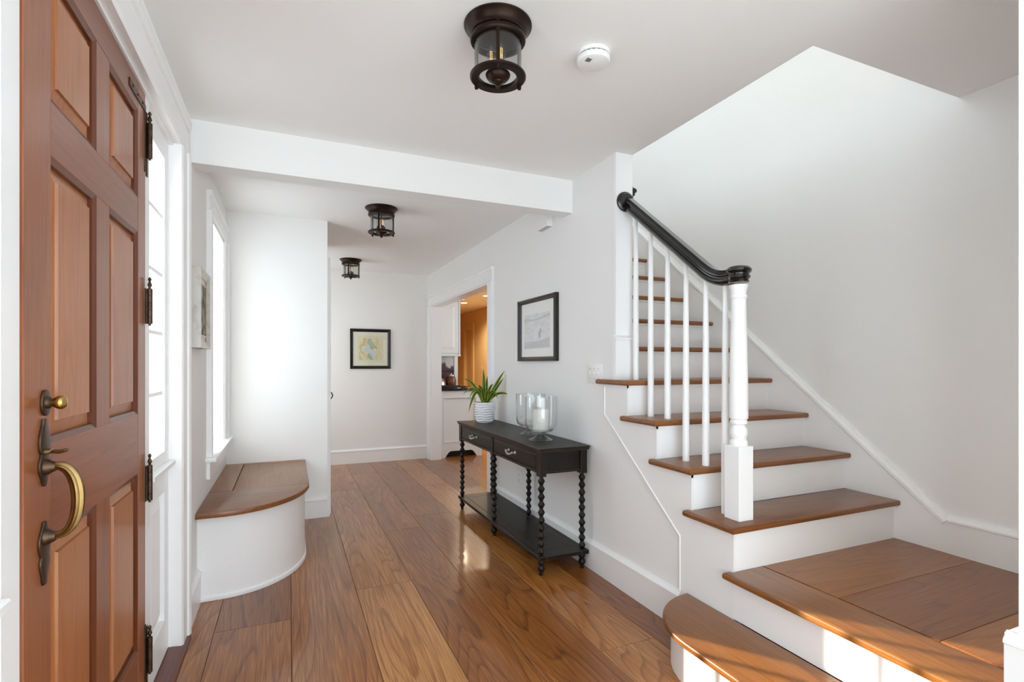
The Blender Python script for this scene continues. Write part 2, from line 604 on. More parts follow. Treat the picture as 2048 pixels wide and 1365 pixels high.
# kitchen shell
bm = nbm()
box(bm, XR + WT, 2.25, 7.23, 7.35, 0, 2.38)
cells(bm, 'x', 3.60, 3.72, 4.2, 10.43, 0, 2.38, [(4.55, 6.35, 0.95, 2.10)])  # opening is an unseen window added to light the cabinet fronts
box(bm, 3.60, 3.72, 10.43, 10.95, 1.98, 2.38)
box(bm, 3.60, 3.72, 10.95, 12.1, 0, 2.38)
box(bm, XR, 3.72, 12.0, 12.1, 0, 2.38)
box(bm, XR, XR + WT, YF + 0.12, 12.0, 0, 2.38)
struct('wall_kitchen', bm, 'yellow_paint', 'warm yellow kitchen passage wall')
bm = nbm(); box(bm, XS + 0.12, 3.72, 4.08, 4.2, 0, 2.38); box(bm, XR + WT, XS + 0.13, 4.20, 4.30, 0, 2.38)
struct('wall_kitchen_near', bm, 'wall_paint', 'white near wall of the kitchen')
bm = nbm(); box(bm, XR + WT, 3.72, 4.2, 12.1, 2.38, 2.45)
struct('ceiling_kitchen', bm, 'ceiling_paint', 'kitchen ceiling with recessed lights')


# baseboards: board plus moulded cap
def baseboard(name, pts, h=0.178, t=0.018, z=0.0, label=None):
    """pts: polyline on the wall face, the room on its left-hand side as walked."""
    bm = nbm()
    prof = [(0, 0), (t, 0), (t, h - 0.032), (t + 0.006, h - 0.028), (t + 0.006, h - 0.020), (t * 0.55, h - 0.006), (t * 0.4, h), (0, h)]
    for (ax, ay), (bx, by) in zip(pts, pts[1:]):
        d = Vector((bx - ax, by - ay, 0)); L = d.length; d.normalize()
        n = Vector((-d.y, d.x, 0))
        t_ = bmesh.new()
        A = [t_.verts.new(Vector((ax, ay, z)) + n * p + Vector((0, 0, q))) for p, q in prof]
        B = [t_.verts.new(Vector((bx, by, z)) + n * p + Vector((0, 0, q))) for p, q in prof]
        t_.faces.new(A); t_.faces.new(B[::-1])
        for i in range(len(prof)):
            t_.faces.new((A[i], B[i], B[(i + 1) % len(prof)], A[(i + 1) % len(prof)]))
        bmesh.ops.recalc_face_normals(t_, faces=t_.faces)
        join(bm, t_)
    return struct(name, bm, 'trim_paint', label)


baseboard('baseboard_right', [(XR, 1.911), (XR, 4.335)], label='white baseboard behind the console table')
baseboard('baseboard_far', [(1.685, YF), (XL, YF)], label='white baseboard along the end wall')
baseboard('baseboard_alcove', [(XP, 4.48), (0.06, 4.48)], h=0.165, label='white baseboard at the closet corner')
baseboard('baseboard_closet', [(XP, 4.62), (XP, 4.462)], h=0.165, label='white baseboard return at the closet corner')
baseboard('baseboard_left', [(XL, 3.16), (XL, 2.75)], label='white baseboard between the front door and window seat')
baseboard('baseboard_landing', [(XS, 0.50), (XS, 1.37)], z=2 * R, h=0.172, label='white baseboard on the stair landing')
baseboard('baseboard_near', [(XR, -0.10), (XR, 0.712)], h=0.565, label='white plinth at the wall end beside the landing')
bm = nbm(); box(bm, XR - 0.015, XR + WT + 0.01, 0.69, 0.712, 2 * R, 0.562)
struct('trim_2', bm, 'trim_paint', 'white plinth block on the landing edge')

# cased opening to the kitchen
case = empty('trim_3', (XR, OY0, 0)); case['kind'] = 'structure'; case['label'] = 'white moulded casing around the kitchen opening'


def casing_prof(w, o0, sgn):
    """(u, v): u along the wall from the opening edge outwards, v out of the wall."""
    pr = [(0, 0), (0, 0.012), (0.010, 0.018), (w - 0.034, 0.018), (w - 0.030, 0.026), (w - 0.012, 0.032), (w, 0.028), (w, 0)]
    return [(o0 + sgn * u, v) for u, v in pr]


for nm, o0, sg in (('casing_side', OY0, -1), ('casing_side', OY1, 1)):
    bm = nbm(); prism(bm, 'z', [(XR - v, u) for u, v in casing_prof(0.135, o0, sg)], 0, OZ)
    part(nm, bm, 'trim_paint', case, smooth=False)
bm = nbm(); prism(bm, 'y', [(XR - v, u) for u, v in casing_prof(0.135, OZ, 1)], OY0 - 0.135, OY1 + 0.135)
part('casing_head', bm, 'trim_paint', case, smooth=False)
for nm, a in (('jamb', (XR - 0.004, XR + WT + 0.02, OY0 - 0.001, OY0 + 0.012, 0, OZ)), ('jamb', (XR - 0.004, XR + WT + 0.02, OY1 - 0.012, OY1 + 0.001, 0, OZ)), ('head_jamb', (XR - 0.004, XR + WT + 0.02, OY0, OY1, OZ - 0.012, OZ + 0.001))):
    one_box(nm, 'trim_paint', case, *a)

# pilaster (wall end) plinth standing on the stairs
bm = nbm()
box(bm, XR - 0.012, XR + WT + 0.03, 2.43, 2.46, tread_z(4), 1.385)
prism(bm, 'x', [(2.46, 1.385), (2.420, 1.385), (2.420, 1.395), (2.45, 1.412), (2.46, 1.412)], XR - 0.016, XR + WT + 0.036)
struct('trim_4', bm, 'trim_paint', 'white plinth at the foot of the wall end beside the balusters')
# corner bead lines of that pilaster
bm = nbm(); box(bm, XR - 0.004, XR + WT, 2.440, 2.46, 1.41, CZ)
struct('trim_5', bm, 'trim_paint', 'white flat pilaster facing the stair balusters')

# ------------------------------------------------------------------ front door unit
DX = -0.46
door = empty('door_1', (DX, 1.71, 0)); door['kind'] = 'structure'; door['label'] = 'reddish wooden six panel front door with brass handle'
DY0, DY1, DZ0, DZ1 = 1.262, 2.165, 0.035, 2.19
py = [(1.385, 1.669), (1.776, 2.070)]
pz = [(0.290, 0.883), (1.082, 1.690), (1.805, 2.097)]
th = 0.045
for a, b in ((DY0, py[0][0]), (py[1][1], DY1)):
    one_box('stile', 'door_wood', door, DX - th, DX, a, b, DZ0, DZ1, bev=0.002)
for a, b in ((DZ0, pz[0][0]), (pz[0][1], pz[1][0]), (pz[1][1], pz[2][0]), (pz[2][1], DZ1)):
    one_box('rail', 'door_rail_wood', door, DX - th, DX - 0.0005, py[0][0], py[1][1], a, b, bev=0.001)
for a, b in pz:
    one_box('mullion', 'door_wood', door, DX - th, DX - 0.001, py[0][1], py[1][0], a, b, bev=0.001)
for (ya, yb) in py:
    for (za, zb) in pz:
        # raised panel: recessed bevelled field, with a moulding around it
        bm = nbm()
        t = bmesh.new()
        lev = [(0.0, -0.020), (0.044, -0.009), (0.046, -0.003)]
        rings = []
        for ins, dx in lev:
            rings.append([t.verts.new((DX + dx, y, z)) for y, z in ((ya + ins, za + ins), (yb - ins, za + ins), (yb - ins, zb - ins), (ya + ins, zb - ins))])
        back = [t.verts.new((DX - 0.040, y, z)) for y, z in ((ya, za), (yb, za), (yb, zb), (ya, zb))]
        for r1, r2 in zip([back] + rings, rings):
            for i in range(4):
                t.faces.new((r1[i], r1[(i + 1) % 4], r2[(i + 1) % 4], r2[i]))
        t.faces.new(rings[-1]); t.faces.new(back[::-1])
        bmesh.ops.recalc_face_normals(t, faces=t.faces)
        join(bm, t)
        pn = part('panel', bm, 'panel_wood', door, smooth=False)
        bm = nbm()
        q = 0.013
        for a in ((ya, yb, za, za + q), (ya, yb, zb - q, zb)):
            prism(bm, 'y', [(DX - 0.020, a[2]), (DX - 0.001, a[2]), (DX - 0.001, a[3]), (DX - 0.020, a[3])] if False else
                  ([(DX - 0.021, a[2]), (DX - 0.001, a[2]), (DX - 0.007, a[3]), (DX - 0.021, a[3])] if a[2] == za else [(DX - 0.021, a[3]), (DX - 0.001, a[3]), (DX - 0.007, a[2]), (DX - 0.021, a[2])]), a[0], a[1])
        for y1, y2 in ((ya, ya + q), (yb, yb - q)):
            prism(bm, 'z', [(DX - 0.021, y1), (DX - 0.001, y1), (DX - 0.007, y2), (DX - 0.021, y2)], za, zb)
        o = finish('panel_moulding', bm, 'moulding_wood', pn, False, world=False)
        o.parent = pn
# hinges on the jamb post
for zc, big in ((2.035, True), (1.452, False), (0.83, False), (0.225, True)):
    bm = nbm()
    hh = 0.062
    Mt = Matrix.Translation((DX + 0.011, DY1 + 0.010, zc))
    prof = [(0.0, -hh - 0.006), (0.004, -hh - 0.006), (0.004, -hh)]
    for k in range(5):
        a = -hh + 2 * hh * k / 5; b = -hh + 2 * hh * (k + 1) / 5
        prof += [(0.0085, a + 0.0008), (0.0085, b - 0.0008), (0.0075, b)]
    prof += [(0.004, hh + 0.002), (0.004, hh + 0.006), (0.0075, hh + 0.013), (0.0045, hh + 0.022), (0.003, hh + 0.026), (0.006, hh + 0.033), (0.003, hh + 0.040), (0.0, hh + 0.042)]
    lathe(bm, prof, 14, Mt)
    hg = part('hinge', bm, 'hinge_bronze', door)
    bm = nbm()
    box(bm, DX - 0.001, DX + 0.0025, DY1 - 0.010, DY1 + 0.008, zc - hh, zc + hh)
    if big:      # long straps on the door edge and on the post, L arm along the rail
        box(bm, DX - 0.001, DX + 0.0030, DY1 - 0.014, DY1 - 0.003, zc - 0.115, zc + 0.115, bev=0.001)
        box(bm, DX - 0.001, DX + 0.0030, DY1 + 0.010, DY1 + 0.024, zc - 0.125, zc + 0.10, bev=0.001)
        if zc > 1:
            box(bm, DX - 0.001, DX + 0.0030, DY1 - 0.20, DY1 - 0.008, zc + 0.092, zc + 0.118, bev=0.001)
    o = finish('hinge_plate', bm, 'hinge_bronze', hg, False, world=False)
    if big and zc > 1:
        bm = nbm()
        for dy in (0.03, 0.09, 0.15):
            lathe(bm, [(0.004, 0.0), (0.004, 0.002), (0.0, 0.003)], 8, Matrix.Translation((DX + 0.003, DY1 - 0.02 - dy, zc + 0.105)) @ Matrix.Rotation(PI / 2, 4, 'Y'))
        finish('hinge_screws', bm, 'black_matte', hg, False, world=False)
# thumb-latch handle set
HY = 1.345
hs = empty('handle_set', (0, 0, 0))
hs.parent = door; hs.matrix_parent_inverse = Matrix.Translation(-_wloc['door_1'])


def plate(zs, ws, name):
    """Flat cast plate with a scalloped outline on the door face."""
    bm = nbm()
    left = [(HY - w, z) for z, w in zip(zs, ws)]
    right = [(HY + w, z) for z, w in reversed(list(zip(zs, ws)))]
    prism(bm, 'x', left + right, DX - 0.0005, DX + 0.005, bev=0.0012, seg=2)
    o = finish(name, bm, 'hinge_bronze', hs, True, world=False)
    return o


plate([1.000, 1.006, 1.015, 1.028, 1.040, 1.050, 1.060, 1.066, 1.075, 1.090, 1.105, 1.120, 1.130, 1.137],
      [0.003, 0.009, 0.012, 0.022, 0.026, 0.025, 0.018, 0.016, 0.022, 0.024, 0.021, 0.013, 0.009, 0.008], 'upper_plate')
plate([0.799, 0.806, 0.815, 0.828, 0.840, 0.850, 0.858, 0.866, 0.880, 0.893, 0.905, 0.916, 0.928],
      [0.006, 0.010, 0.011, 0.016, 0.021, 0.021, 0.016, 0.020, 0.026, 0.026, 0.019, 0.011, 0.006], 'lower_plate')
bm = nbm()
gp = []
for k in range(25):
    t = k / 24
    a = PI * t
    gp.append((DX + 0.004 + 0.078 * math.sin(a) ** 0.8, HY + 0.0 , 1.030 - 0.135 * t + 0.012 * math.sin(2 * PI * t)))
gp = [(DX + 0.002, HY, 1.038)] + [(DX + 0.008 + 0.050 * math.sin(PI * (0.06 + 0.88 * k / 22)) ** 0.75, HY, 1.040 - 0.142 * (0.5 - 0.5 * math.cos(PI * k / 22))) for k in range(23)] + [(DX + 0.002, HY, 0.896)]
flute = []
for k in range(24):
    a = 2 * PI * k / 24
    r = 0.0092 + 0.0010 * math.cos(6 * a)
    flute.append((r * math.cos(a), r * math.sin(a)))
n_ = len(gp)
sweep(bm, gp, flute, side=Vector((0, 1, 0)), scales=[0.75 + 0.45 * math.sin(PI * (k / (n_ - 1)) ** 0.8) for k in range(n_)])
finish('grip', bm, 'old_brass', hs, True, world=False)
bm = nbm()
for z in (1.039, 0.896):
    lathe(bm, [(0.017, 0), (0.016, 0.006), (0.012, 0.012), (0.009, 0.018), (0.0, 0.018)], 16, Matrix.Translation((DX + 0.004, HY, z)) @ Matrix.Rotation(PI / 2, 4, 'Y'))
finish('grip_collar', bm, 'hinge_bronze', hs, True, world=False)
bm = nbm()
box(bm, DX, DX + 0.016, HY - 0.009, HY + 0.009, 1.066, 1.076, bev=0.002)
tp = [(DX + 0.006, HY, 1.068), (DX + 0.018, HY, 1.070), (DX + 0.028, HY, 1.069), (DX + 0.038, HY, 1.0715), (DX + 0.042, HY, 1.0725)]
sweep(bm, tp, [(0.012 * math.cos(2 * PI * k / 12), 0.0040 * math.sin(2 * PI * k / 12)) for k in range(12)], side=Vector((0, 1, 0)), scales=[0.7, 0.85, 1.1, 1.0, 0.5])
finish('thumb_lever', bm, 'old_brass', hs, True, world=False)
bm = nbm()
prism(bm, 'x', [(HY + 0.006 + 0.021 * math.cos(2 * PI * k / 28), 1.170 + 0.027 * math.sin(2 * PI * k / 28)) for k in range(28)], DX - 0.0005, DX + 0.005, bev=0.0015)
lathe(bm, [(0.013, 0), (0.012, 0.006), (0.007, 0.009), (0.007, 0.014), (0.0, 0.014)], 16, Matrix.Translation((DX + 0.005, HY + 0.006, 1.170)) @ Matrix.Rotation(PI / 2, 4, 'Y'))
finish('lock_rosette', bm, 'hinge_bronze', hs, True, world=False)
bm = nbm()
lathe(bm, [(0.005, 0.0), (0.0055, 0.005), (0.010, 0.010), (0.0135, 0.016), (0.0145, 0.021), (0.013, 0.026), (0.008, 0.030), (0.0, 0.031)], 18, Matrix.Translation((DX + 0.007, HY + 0.006, 1.170)) @ Matrix.Rotation(PI / 2, 4, 'Y'))
finish('lock_knob', bm, 'brass', hs, True, world=False)

# frame of the door unit: posts, head, casing, threshold
fr = empty('trim_6', (XL, 1.71, 0)); fr['kind'] = 'structure'; fr['label'] = 'white frame and moulded casing around the front door and sidelights'
for a, b in ((DY1 + 0.003, DY1 + 0.075), (DY0 - 0.075, DY0 - 0.003)):
    one_box('post', 'trim_paint', fr, -0.56, DX - 0.004, a, b, 0.0, 2.20, bev=0.002)
one_box('head', 'trim_paint', fr, -0.56, DX + 0.004, 0.80, 2.63, 2.195, 2.24)
for a, b in ((2.630, 2.650), (0.780, 0.800)):
    one_box('jamb', 'trim_paint', fr, -0.56, XL + 0.012, a, b, 0.0, 2.205)
for o0, sg in ((2.632, 1), (0.798, -1)):
    bm = nbm(); prism(bm, 'z', [(XL + v, u) for u, v in casing_prof(0.125, o0, sg)], 0.018, 2.205)
    part('casing_side', bm, 'trim_paint', fr, smooth=False)
bm = nbm(); prism(bm, 'y', [(XL + v, u) for u, v in casing_prof(0.135, 2.205, 1)], 0.798 - 0.125, 2.632 + 0.125)
part('casing_head', bm, 'trim_paint', fr, smooth=False)
bm = nbm(); prism(bm, 'y', [(XL, 2.338), (XL + 0.030, 2.338), (XL + 0.034, 2.352), (XL + 0.018, 2.375), (XL + 0.008, 2.380), (XL, 2.380)], 0.798 - 0.125, 2.632 + 0.125)
part('crown', bm, 'trim_paint', fr, smooth=False)
bm = nbm(); prism(bm, 'y', [(-0.58, 0.0), (-0.405, 0.0), (-0.408, 0.012), (-0.425, 0.022), (-0.46, 0.026), (-0.58, 0.030)], 0.76, 2.735)
thr = struct('trim_7', bm, 'threshold_wood', 'dark red wooden threshold under the front door')


def sidelight(name, ya, yb, label):
    w = empty(name, (-0.48, (ya + yb) / 2, 0)); w['kind'] = 'structure'; w['label'] = label
    ga, gb = ya + 0.055, yb - 0.075
    gz0, gz1 = 0.885, 2.105
    # upper sash
    for a, b in ((ya, ga), (gb, yb)):
        one_box('stile', 'trim_paint', w, -0.515, -0.475, a, b, 0.835, 2.195, bev=0.002)
    for a, b in ((0.835, gz0), (gz1, 2.195)):
        one_box('rail', 'trim_paint', w, -0.515, -0.475, ga, gb, a, b)
    dz = (gz1 - gz0) / 5
    for k in range(5):
        one_box('pane', 'window_glass', w, -0.499, -0.496, ga, gb, gz0 + k * dz + (0.006 if k else 0), gz0 + (k + 1) * dz - (0.006 if k < 4 else 0))
        if k:
            one_box('muntin', 'trim_paint', w, -0.512, -0.482, ga, gb, gz0 + k * dz - 0.010, gz0 + k * dz + 0.010, bev=0.004)
    # sill and bottom panel
    one_box('sill', 'trim_paint', w, -0.515, -0.448, ya, yb, 0.815, 0.838, bev=0.004)
    one_box('bottom_panel', 'trim_paint', w, -0.54, -0.495, ya, yb, 0.03, 0.815)
    for a in ((ya, ya + 0.07, 0.03, 0.815), (yb - 0.08, yb, 0.03, 0.815)):
        one_box('panel_stile', 'trim_paint', w, -0.50, -0.475, *a, bev=0.002)
    for a in ((0.03, 0.18), (0.715, 0.815)):
        one_box('panel_rail', 'trim_paint', w, -0.50, -0.475, ya + 0.07, yb - 0.08, *a, bev=0.002)
    bm = nbm()
    t = bmesh.new()
    A = [t.verts.new((-0.494, y, z)) for y, z in ((ya + 0.08, 0.19), (yb - 0.09, 0.19), (yb - 0.09, 0.705), (ya + 0.08, 0.705))]
    B = [t.verts.new((-0.482, y, z)) for y, z in ((ya + 0.12, 0.23), (yb - 0.13, 0.23), (yb - 0.13, 0.665), (ya + 0.12, 0.665))]
    t.faces.new(A[::-1]); t.faces.new(B)
    for i in range(4):
        t.faces.new((A[i], A[(i + 1) % 4], B[(i + 1) % 4], B[i]))
    join(bm, t)
    part('raised_field', bm, 'trim_paint', w, smooth=False)
    return w


sidelight('window_2', DY1 + 0.075, 2.630, 'white sidelight window beside the hinges of the front door')
sidelight('window_3', 0.800, DY0 - 0.075, 'white sidelight window beside the handle of the front door')


# sash windows in the left wall
def sash_window(name, ya, yb, za, zb, label, cas=0.15, right_clip=None):
    w = empty(name, (XL, (ya + yb) / 2, za)); w['kind'] = 'structure'; w['label'] = label
    ox = -0.575
    for a, b in ((ya, ya + 0.02), (yb - 0.02, yb)):
        one_box('jamb', 'trim_paint', w, ox, XL + 0.005, a, b, za, zb)
    one_box('head_jamb', 'trim_paint', w, ox, XL + 0.005, ya, yb, zb - 0.02, zb)
    mid = (za + zb) / 2
    for k, (z0, z1, x) in enumerate(((za + 0.01, mid + 0.02, -0.532), (mid - 0.02, zb - 0.02, -0.560))):
        a, b = ya + 0.02, yb - 0.02
        sh = one_box('sash', 'trim_paint', w, x - 0.013, x + 0.013, a, a + 0.035, z0, z1)
        one_box('sash_stile', 'trim_paint', w, x - 0.013, x + 0.013, b - 0.035, b, z0, z1)
        one_box('sash_rail', 'trim_paint', w, x - 0.013, x + 0.013, a + 0.035, b - 0.035, z0, z0 + 0.045)
        one_box('sash_rail', 'trim_paint', w, x - 0.013, x + 0.013, a + 0.035, b - 0.035, z1 - 0.035, z1)
        gy0, gy1, gz0, gz1 = a + 0.035, b - 0.035, z0 + 0.045, z1 - 0.035
        for c in range(3):
            for r in range(2):
                y1 = gy0 + (gy1 - gy0) * c / 3; y2 = gy0 + (gy1 - gy0) * (c + 1) / 3
                q1 = gz0 + (gz1 - gz0) * r / 2; q2 = gz0 + (gz1 - gz0) * (r + 1) / 2
                one_box('pane', 'window_glass', w, x - 0.002, x + 0.001, y1 + 0.004, y2 - 0.004, q1 + 0.004, q2 - 0.004)
        for c in (1, 2):
            y1 = gy0 + (gy1 - gy0) * c / 3
            one_box('muntin', 'trim_paint', w, x - 0.010, x + 0.010, y1 - 0.009, y1 + 0.009, gz0, gz1)
        q = (gz0 + gz1) / 2
        one_box('muntin', 'trim_paint', w, x - 0.009, x + 0.009, gy0, gy1, q - 0.009, q + 0.009)
    for o0, sg in ((ya + 0.004, -1), (yb - 0.004, 1)):
        bm = nbm(); prism(bm, 'z', [(XL + v, u) for u, v in casing_prof(cas, o0, sg)], za + 0.01, zb)
        part('casing_side', bm, 'trim_paint', w, smooth=False)
    bm = nbm(); prism(bm, 'y', [(XL + v, u) for u, v in casing_prof(0.115, zb, 1)], ya - cas, yb + cas)
    part('casing_head', bm, 'trim_paint', w, smooth=False)
    one_box('sill', 'trim_paint', w, -0.53, XL + 0.055, ya - cas - 0.03, yb + cas + 0.02, za - 0.012, za + 0.014, bev=0.005, seg=2)
    one_box('apron', 'trim_paint', w, XL, XL + 0.020, ya - cas - 0.005, yb + cas, za - 0.115, za - 0.012, bev=0.002)
    return w


sash_window('window_1', 3.605, 4.285, 0.69, 2.15, 'bright white framed window above the wooden window seat')
sash_window('window_4', 5.755, 6.445, 0.69, 2.15, 'white framed window at the far end of the hall', cas=0.12)

# closet door in the side of the alcove block, seen edge-on
cd = empty('door_2', (XP, 5.0, 0)); cd['kind'] = 'structure'; cd['label'] = 'white closet door and casing past the alcove corner'
one_box('casing_side', 'trim_paint', cd, XP, XP + 0.030, 4.535, 4.625, 0.0, 2.05, bev=0.002)
one_box('casing_side', 'trim_paint', cd, XP, XP + 0.030, 5.37, 5.46, 0.0, 2.05, bev=0.002)
one_box('casing_head', 'trim_paint', cd, XP, XP + 0.030, 4.535, 5.46, 2.05, 2.13, bev=0.002)
one_box('door_slab', 'trim_paint', cd, XP, XP + 0.016, 4.63, 5.365, 0.01, 2.045, bev=0.002)
bm = nbm()
tube(bm, [(XP + 0.012, 4.72, 1.025 - 0.10 * k / 12) if k in (0, 12) else (XP + 0.016 + 0.042 * math.sin(PI * k / 12), 4.72, 1.025 - 0.10 * k / 12) for k in range(13)], 0.0045, 8, side=Vector((0, 1, 0)))
part('pull', bm, 'frame_black', cd, 'dark bow-shaped door pull')

# ------------------------------------------------------------------ staircase
st = thing('staircase', (XR, Y0, 0), 'white staircase with brown wooden treads, landing and black handrail', 'staircase')
NX = 1.656
for i in range(1, 13):
    y, z = tread_y(i), tread_z(i)
    bm = nbm()
    if i <= 4:
        yb = y + RUN + 0.032
        yr = y + 0.295
        if i < 4:
            poly = [(NX, y), (XS - 0.016, y), (XS - 0.016, yb), (XR - 0.008, yb), (XR - 0.008, yr), (NX, yr)]
        else:
            poly = [(NX, y), (XS - 0.016, y), (XS - 0.016, yb), (XR + WT, yb), (XR + WT, 2.448), (XR - 0.008, 2.448), (XR - 0.008, yr), (NX, yr)]
    else:
        poly = [(XR + WT, y), (XS - 0.016, y), (XS - 0.016, y + RUN + 0.032), (XR + WT, y + RUN + 0.032)]
    prism(bm, 'z', poly, z - 0.028, z, bev=0.009, seg=3)
    part('tread', bm, 'tread_wood', st)
    x0 = XR + 0.002 if i <= 4 else XR + WT
    bm = nbm()
    box(bm, x0, XS - 0.016, y + 0.030, y + 0.050, tread_z(i - 1), z - 0.028)
    box(bm, x0 - (0.024 if i <= 4 else 0), XS - 0.016, y + 0.018, y + 0.032, z - 0.042, z - 0.028)
    if i <= 4:
        box(bm, x0 - 0.024, x0 - 0.012, y + 0.018, y + 0.27, z - 0.042, z - 0.028)
    part('riser', bm, 'trim_paint', st, smooth=False)
# landing: mitred border board along the front, boards running to the wall
LZ = 2 * R
bm = nbm(); prism(bm, 'z', [(1.645, 0.715), (1.858, 0.715), (1.858, 1.600), (1.69, 1.600), (1.69, 1.612), (1.645, 1.612)], LZ - 0.028, LZ, bev=0.009, seg=3)
ld = part('landing', bm, 'border_wood', st, 'wooden landing at the turn of the stairs')
for a, b in ((1.2665, 1.600), (0.944, 1.2645), (0.62, 0.942), (0.50, 0.618)):
    bm = nbm(); box(bm, 1.860, XS - 0.002, a, b, LZ - 0.028, LZ, bev=0.001)
    o = finish('landing_board', bm, 'tread_wood', ld, False, world=False)
bm = nbm(); box(bm, XR - 0.010, XR + 0.010, 0.70, 1.594, R, LZ - 0.028); box(bm, XR - 0.022, XR - 0.008, 0.715, 1.594, LZ - 0.042, LZ - 0.028)
part('riser', bm, 'trim_paint', st, smooth=False)


# bullnose starting step
def step_outline(cx, rx, ry, yc1, yc0, n=20):
    p = [(cx, yc0 - ry)]
    p += [(cx - rx * math.sin(PI / 2 * k / n), yc0 - ry * math.cos(PI / 2 * k / n)) for k in range(1, n + 1)]
    p += [(cx - rx * math.cos(PI / 2 * k / n), yc1 + ry * math.sin(PI / 2 * k / n)) for k in range(0, n + 1)]
    return p


bm = nbm(); prism(bm, 'z', step_outline(XR - 0.010, 0.315, 0.335, 1.530, 0.90), R - 0.028, R, bev=0.009, seg=3)
part('tread', bm, 'border_wood', st, 'rounded starting step at the foot of the stairs')
bm = nbm(); prism(bm, 'z', step_outline(XR - 0.010, 0.282, 0.302, 1.530, 0.90), 0.0, R - 0.028)
part('riser', bm, 'trim_paint', st, 'curved white riser of the starting step')
# cut stringer board on the hall side and its bead
bm = nbm()
c_ = 0.0305
cut = [(1.5945, 0.0), (1.911, 0.0), (1.911, 0.438), (2.545, 0.958), (2.545, tread_z(4) - 0.03), (tread_y(4) + 0.03, tread_z(4) - 0.03), (tread_y(4) + 0.03, tread_z(3) - 0.03),
       (tread_y(3) + 0.03, tread_z(3) - 0.03), (tread_y(3) + 0.03, tread_z(2) - 0.03), (tread_y(2) + 0.03, tread_z(2) - 0.03), (tread_y(2) + 0.03, tread_z(1) - 0.03), (1.594, tread_z(1) - 0.03)]
prism(bm, 'x', cut, XR - 0.010, XR + 0.002)
part('stringer', bm, 'wall_paint', st, smooth=False)
bm = nbm()
tube(bm, [(XR - 0.010, 1.913, 0.18), (XR - 0.010, 1.913, 0.438), (XR - 0.010, 2.543, 0.957), (XR - 0.010, 2.543, tread_z(4) - 0.03)], 0.0045, 8, side=Vector((1, 0, 0)))
part('stringer_bead', bm, 'trim_paint', st)
# closed skirt board on the wall side, with moulded cap
sl = (2.294 - 0.56) / (3.495 - 1.395)
ye = 4.6
bm = nbm()
prism(bm, 'x', [(1.37, LZ), (1.37, 0.53), (1.395, 0.53), (ye, 0.53 + sl * (ye - 1.395)), (ye, LZ)], XS - 0.016, XS)
part('skirt_board', bm, 'trim_paint', st, smooth=False)
bm = nbm()
sweep(bm, [(XS, 1.375, 0.545 - sl * 0.02), (XS, ye, 0.545 + sl * (ye - 1.395))], [(0.0, -0.020), (-0.018, -0.020), (-0.026, -0.014), (-0.026, 0.0), (-0.016, 0.010), (-0.012, 0.018), (0.0, 0.020)])
part('skirt_cap', bm, 'trim_paint', st, smooth=False)
# newel
NXc, NYc = 1.786, 1.657
bm = nbm(); box(bm, NXc - 0.041, NXc + 0.041, NYc - 0.041, NYc + 0.041, tread_z(1), 0.897, bev=0.002)
nw = part('newel_post', bm, 'trim_paint', st, 'white turned newel post with square base', smooth=True)
bm = nbm()
lathe(bm, [(0.0, 0.895), (0.036, 0.897), (0.037, 0.906), (0.037, 0.914), (0.033, 0.920), (0.030, 0.926), (0.033, 0.936), (0.036, 0.946), (0.0365, 0.956), (0.034, 0.968), (0.029, 0.978),
           (0.028, 0.986), (0.034, 0.991), (0.036, 0.998), (0.034, 1.006), (0.031, 1.010), (0.038, 1.014), (0.0385, 1.03), (0.0375, 1.15), (0.035, 1.30), (0.0315, 1.45), (0.030, 1.530),
           (0.033, 1.533), (0.035, 1.540), (0.033, 1.547), (0.030, 1.551), (0.031, 1.562), (0.035, 1.576), (0.0375, 1.584), (0.0375, 1.590), (0.0, 1.590)], 32, Matrix.Translation((NXc, NYc, 0)))
finish('newel_shaft', bm, 'trim_paint', nw, True, world=False)
# handrail, its turned cap over the newel and rosette at the wall
HX = 1.772


def rail_prof(k=1.0):
    half = [(0.0, 0.034), (0.012, 0.033), (0.022, 0.029), (0.029, 0.021), (0.031, 0.012), (0.028, 0.006), (0.023, 0.003), (0.023, -0.003), (0.027, -0.008), (0.027, -0.015), (0.021, -0.019),
            (0.019, -0.025), (0.021, -0.030), (0.018, -0.034)]
    return [(a * k, b * k) for a, b in half] + [(-a * k, b * k) for a, b in half[:0:-1]]


rp = []
for k in range(9):
    t = k / 8
    y = 2.445 + (1.85 - 2.445) * t
    rp.append((HX + 0.006 * t, y, 2.172 - 0.815 * (2.445 - y)))
zb = rp[-1][2]
for k in range(1, 9):      # easing into the level
    t = k / 8
    y = 1.85 - 0.13 * t
    rp.append((HX + 0.006 + 0.006 * t, y, zb - 0.815 * 0.13 * (t - t * t / 2) - 0.004 * t))
rp += [(1.785, 1.69, rp[-1][2] + 0.001), (1.786, 1.657, rp[-1][2] + 0.006)]
bm = nbm(); sweep(bm, rp, rail_prof(), side=Vector((1, 0, 0)))
hr = part('handrail', bm, 'rail_black', st, 'glossy black moulded handrail')
capz = rp[-1][2]
bm = nbm()
lathe(bm, [(0.0, 0.037), (0.026, 0.036), (0.044, 0.031), (0.052, 0.022), (0.053, 0.013), (0.048, 0.006), (0.043, 0.003), (0.043, -0.003), (0.047, -0.008), (0.048, -0.015), (0.042, -0.019), (0.039, -0.025), (0.043, -0.030), (0.040, -0.036), (0.0, -0.036)],
      36, Matrix.Translation((NXc, NYc, capz)))
finish('newel_cap', bm, 'rail_black', hr, True, world=False)
bm = nbm()
lathe(bm, [(0.0, 0.0), (0.056, 0.0), (0.058, 0.006), (0.056, 0.014), (0.048, 0.018), (0.044, 0.024), (0.0, 0.024)], 32, Matrix.Translation((1.757, 2.440, 2.170)) @ Matrix.Rotation(PI / 2, 4, 'X'))
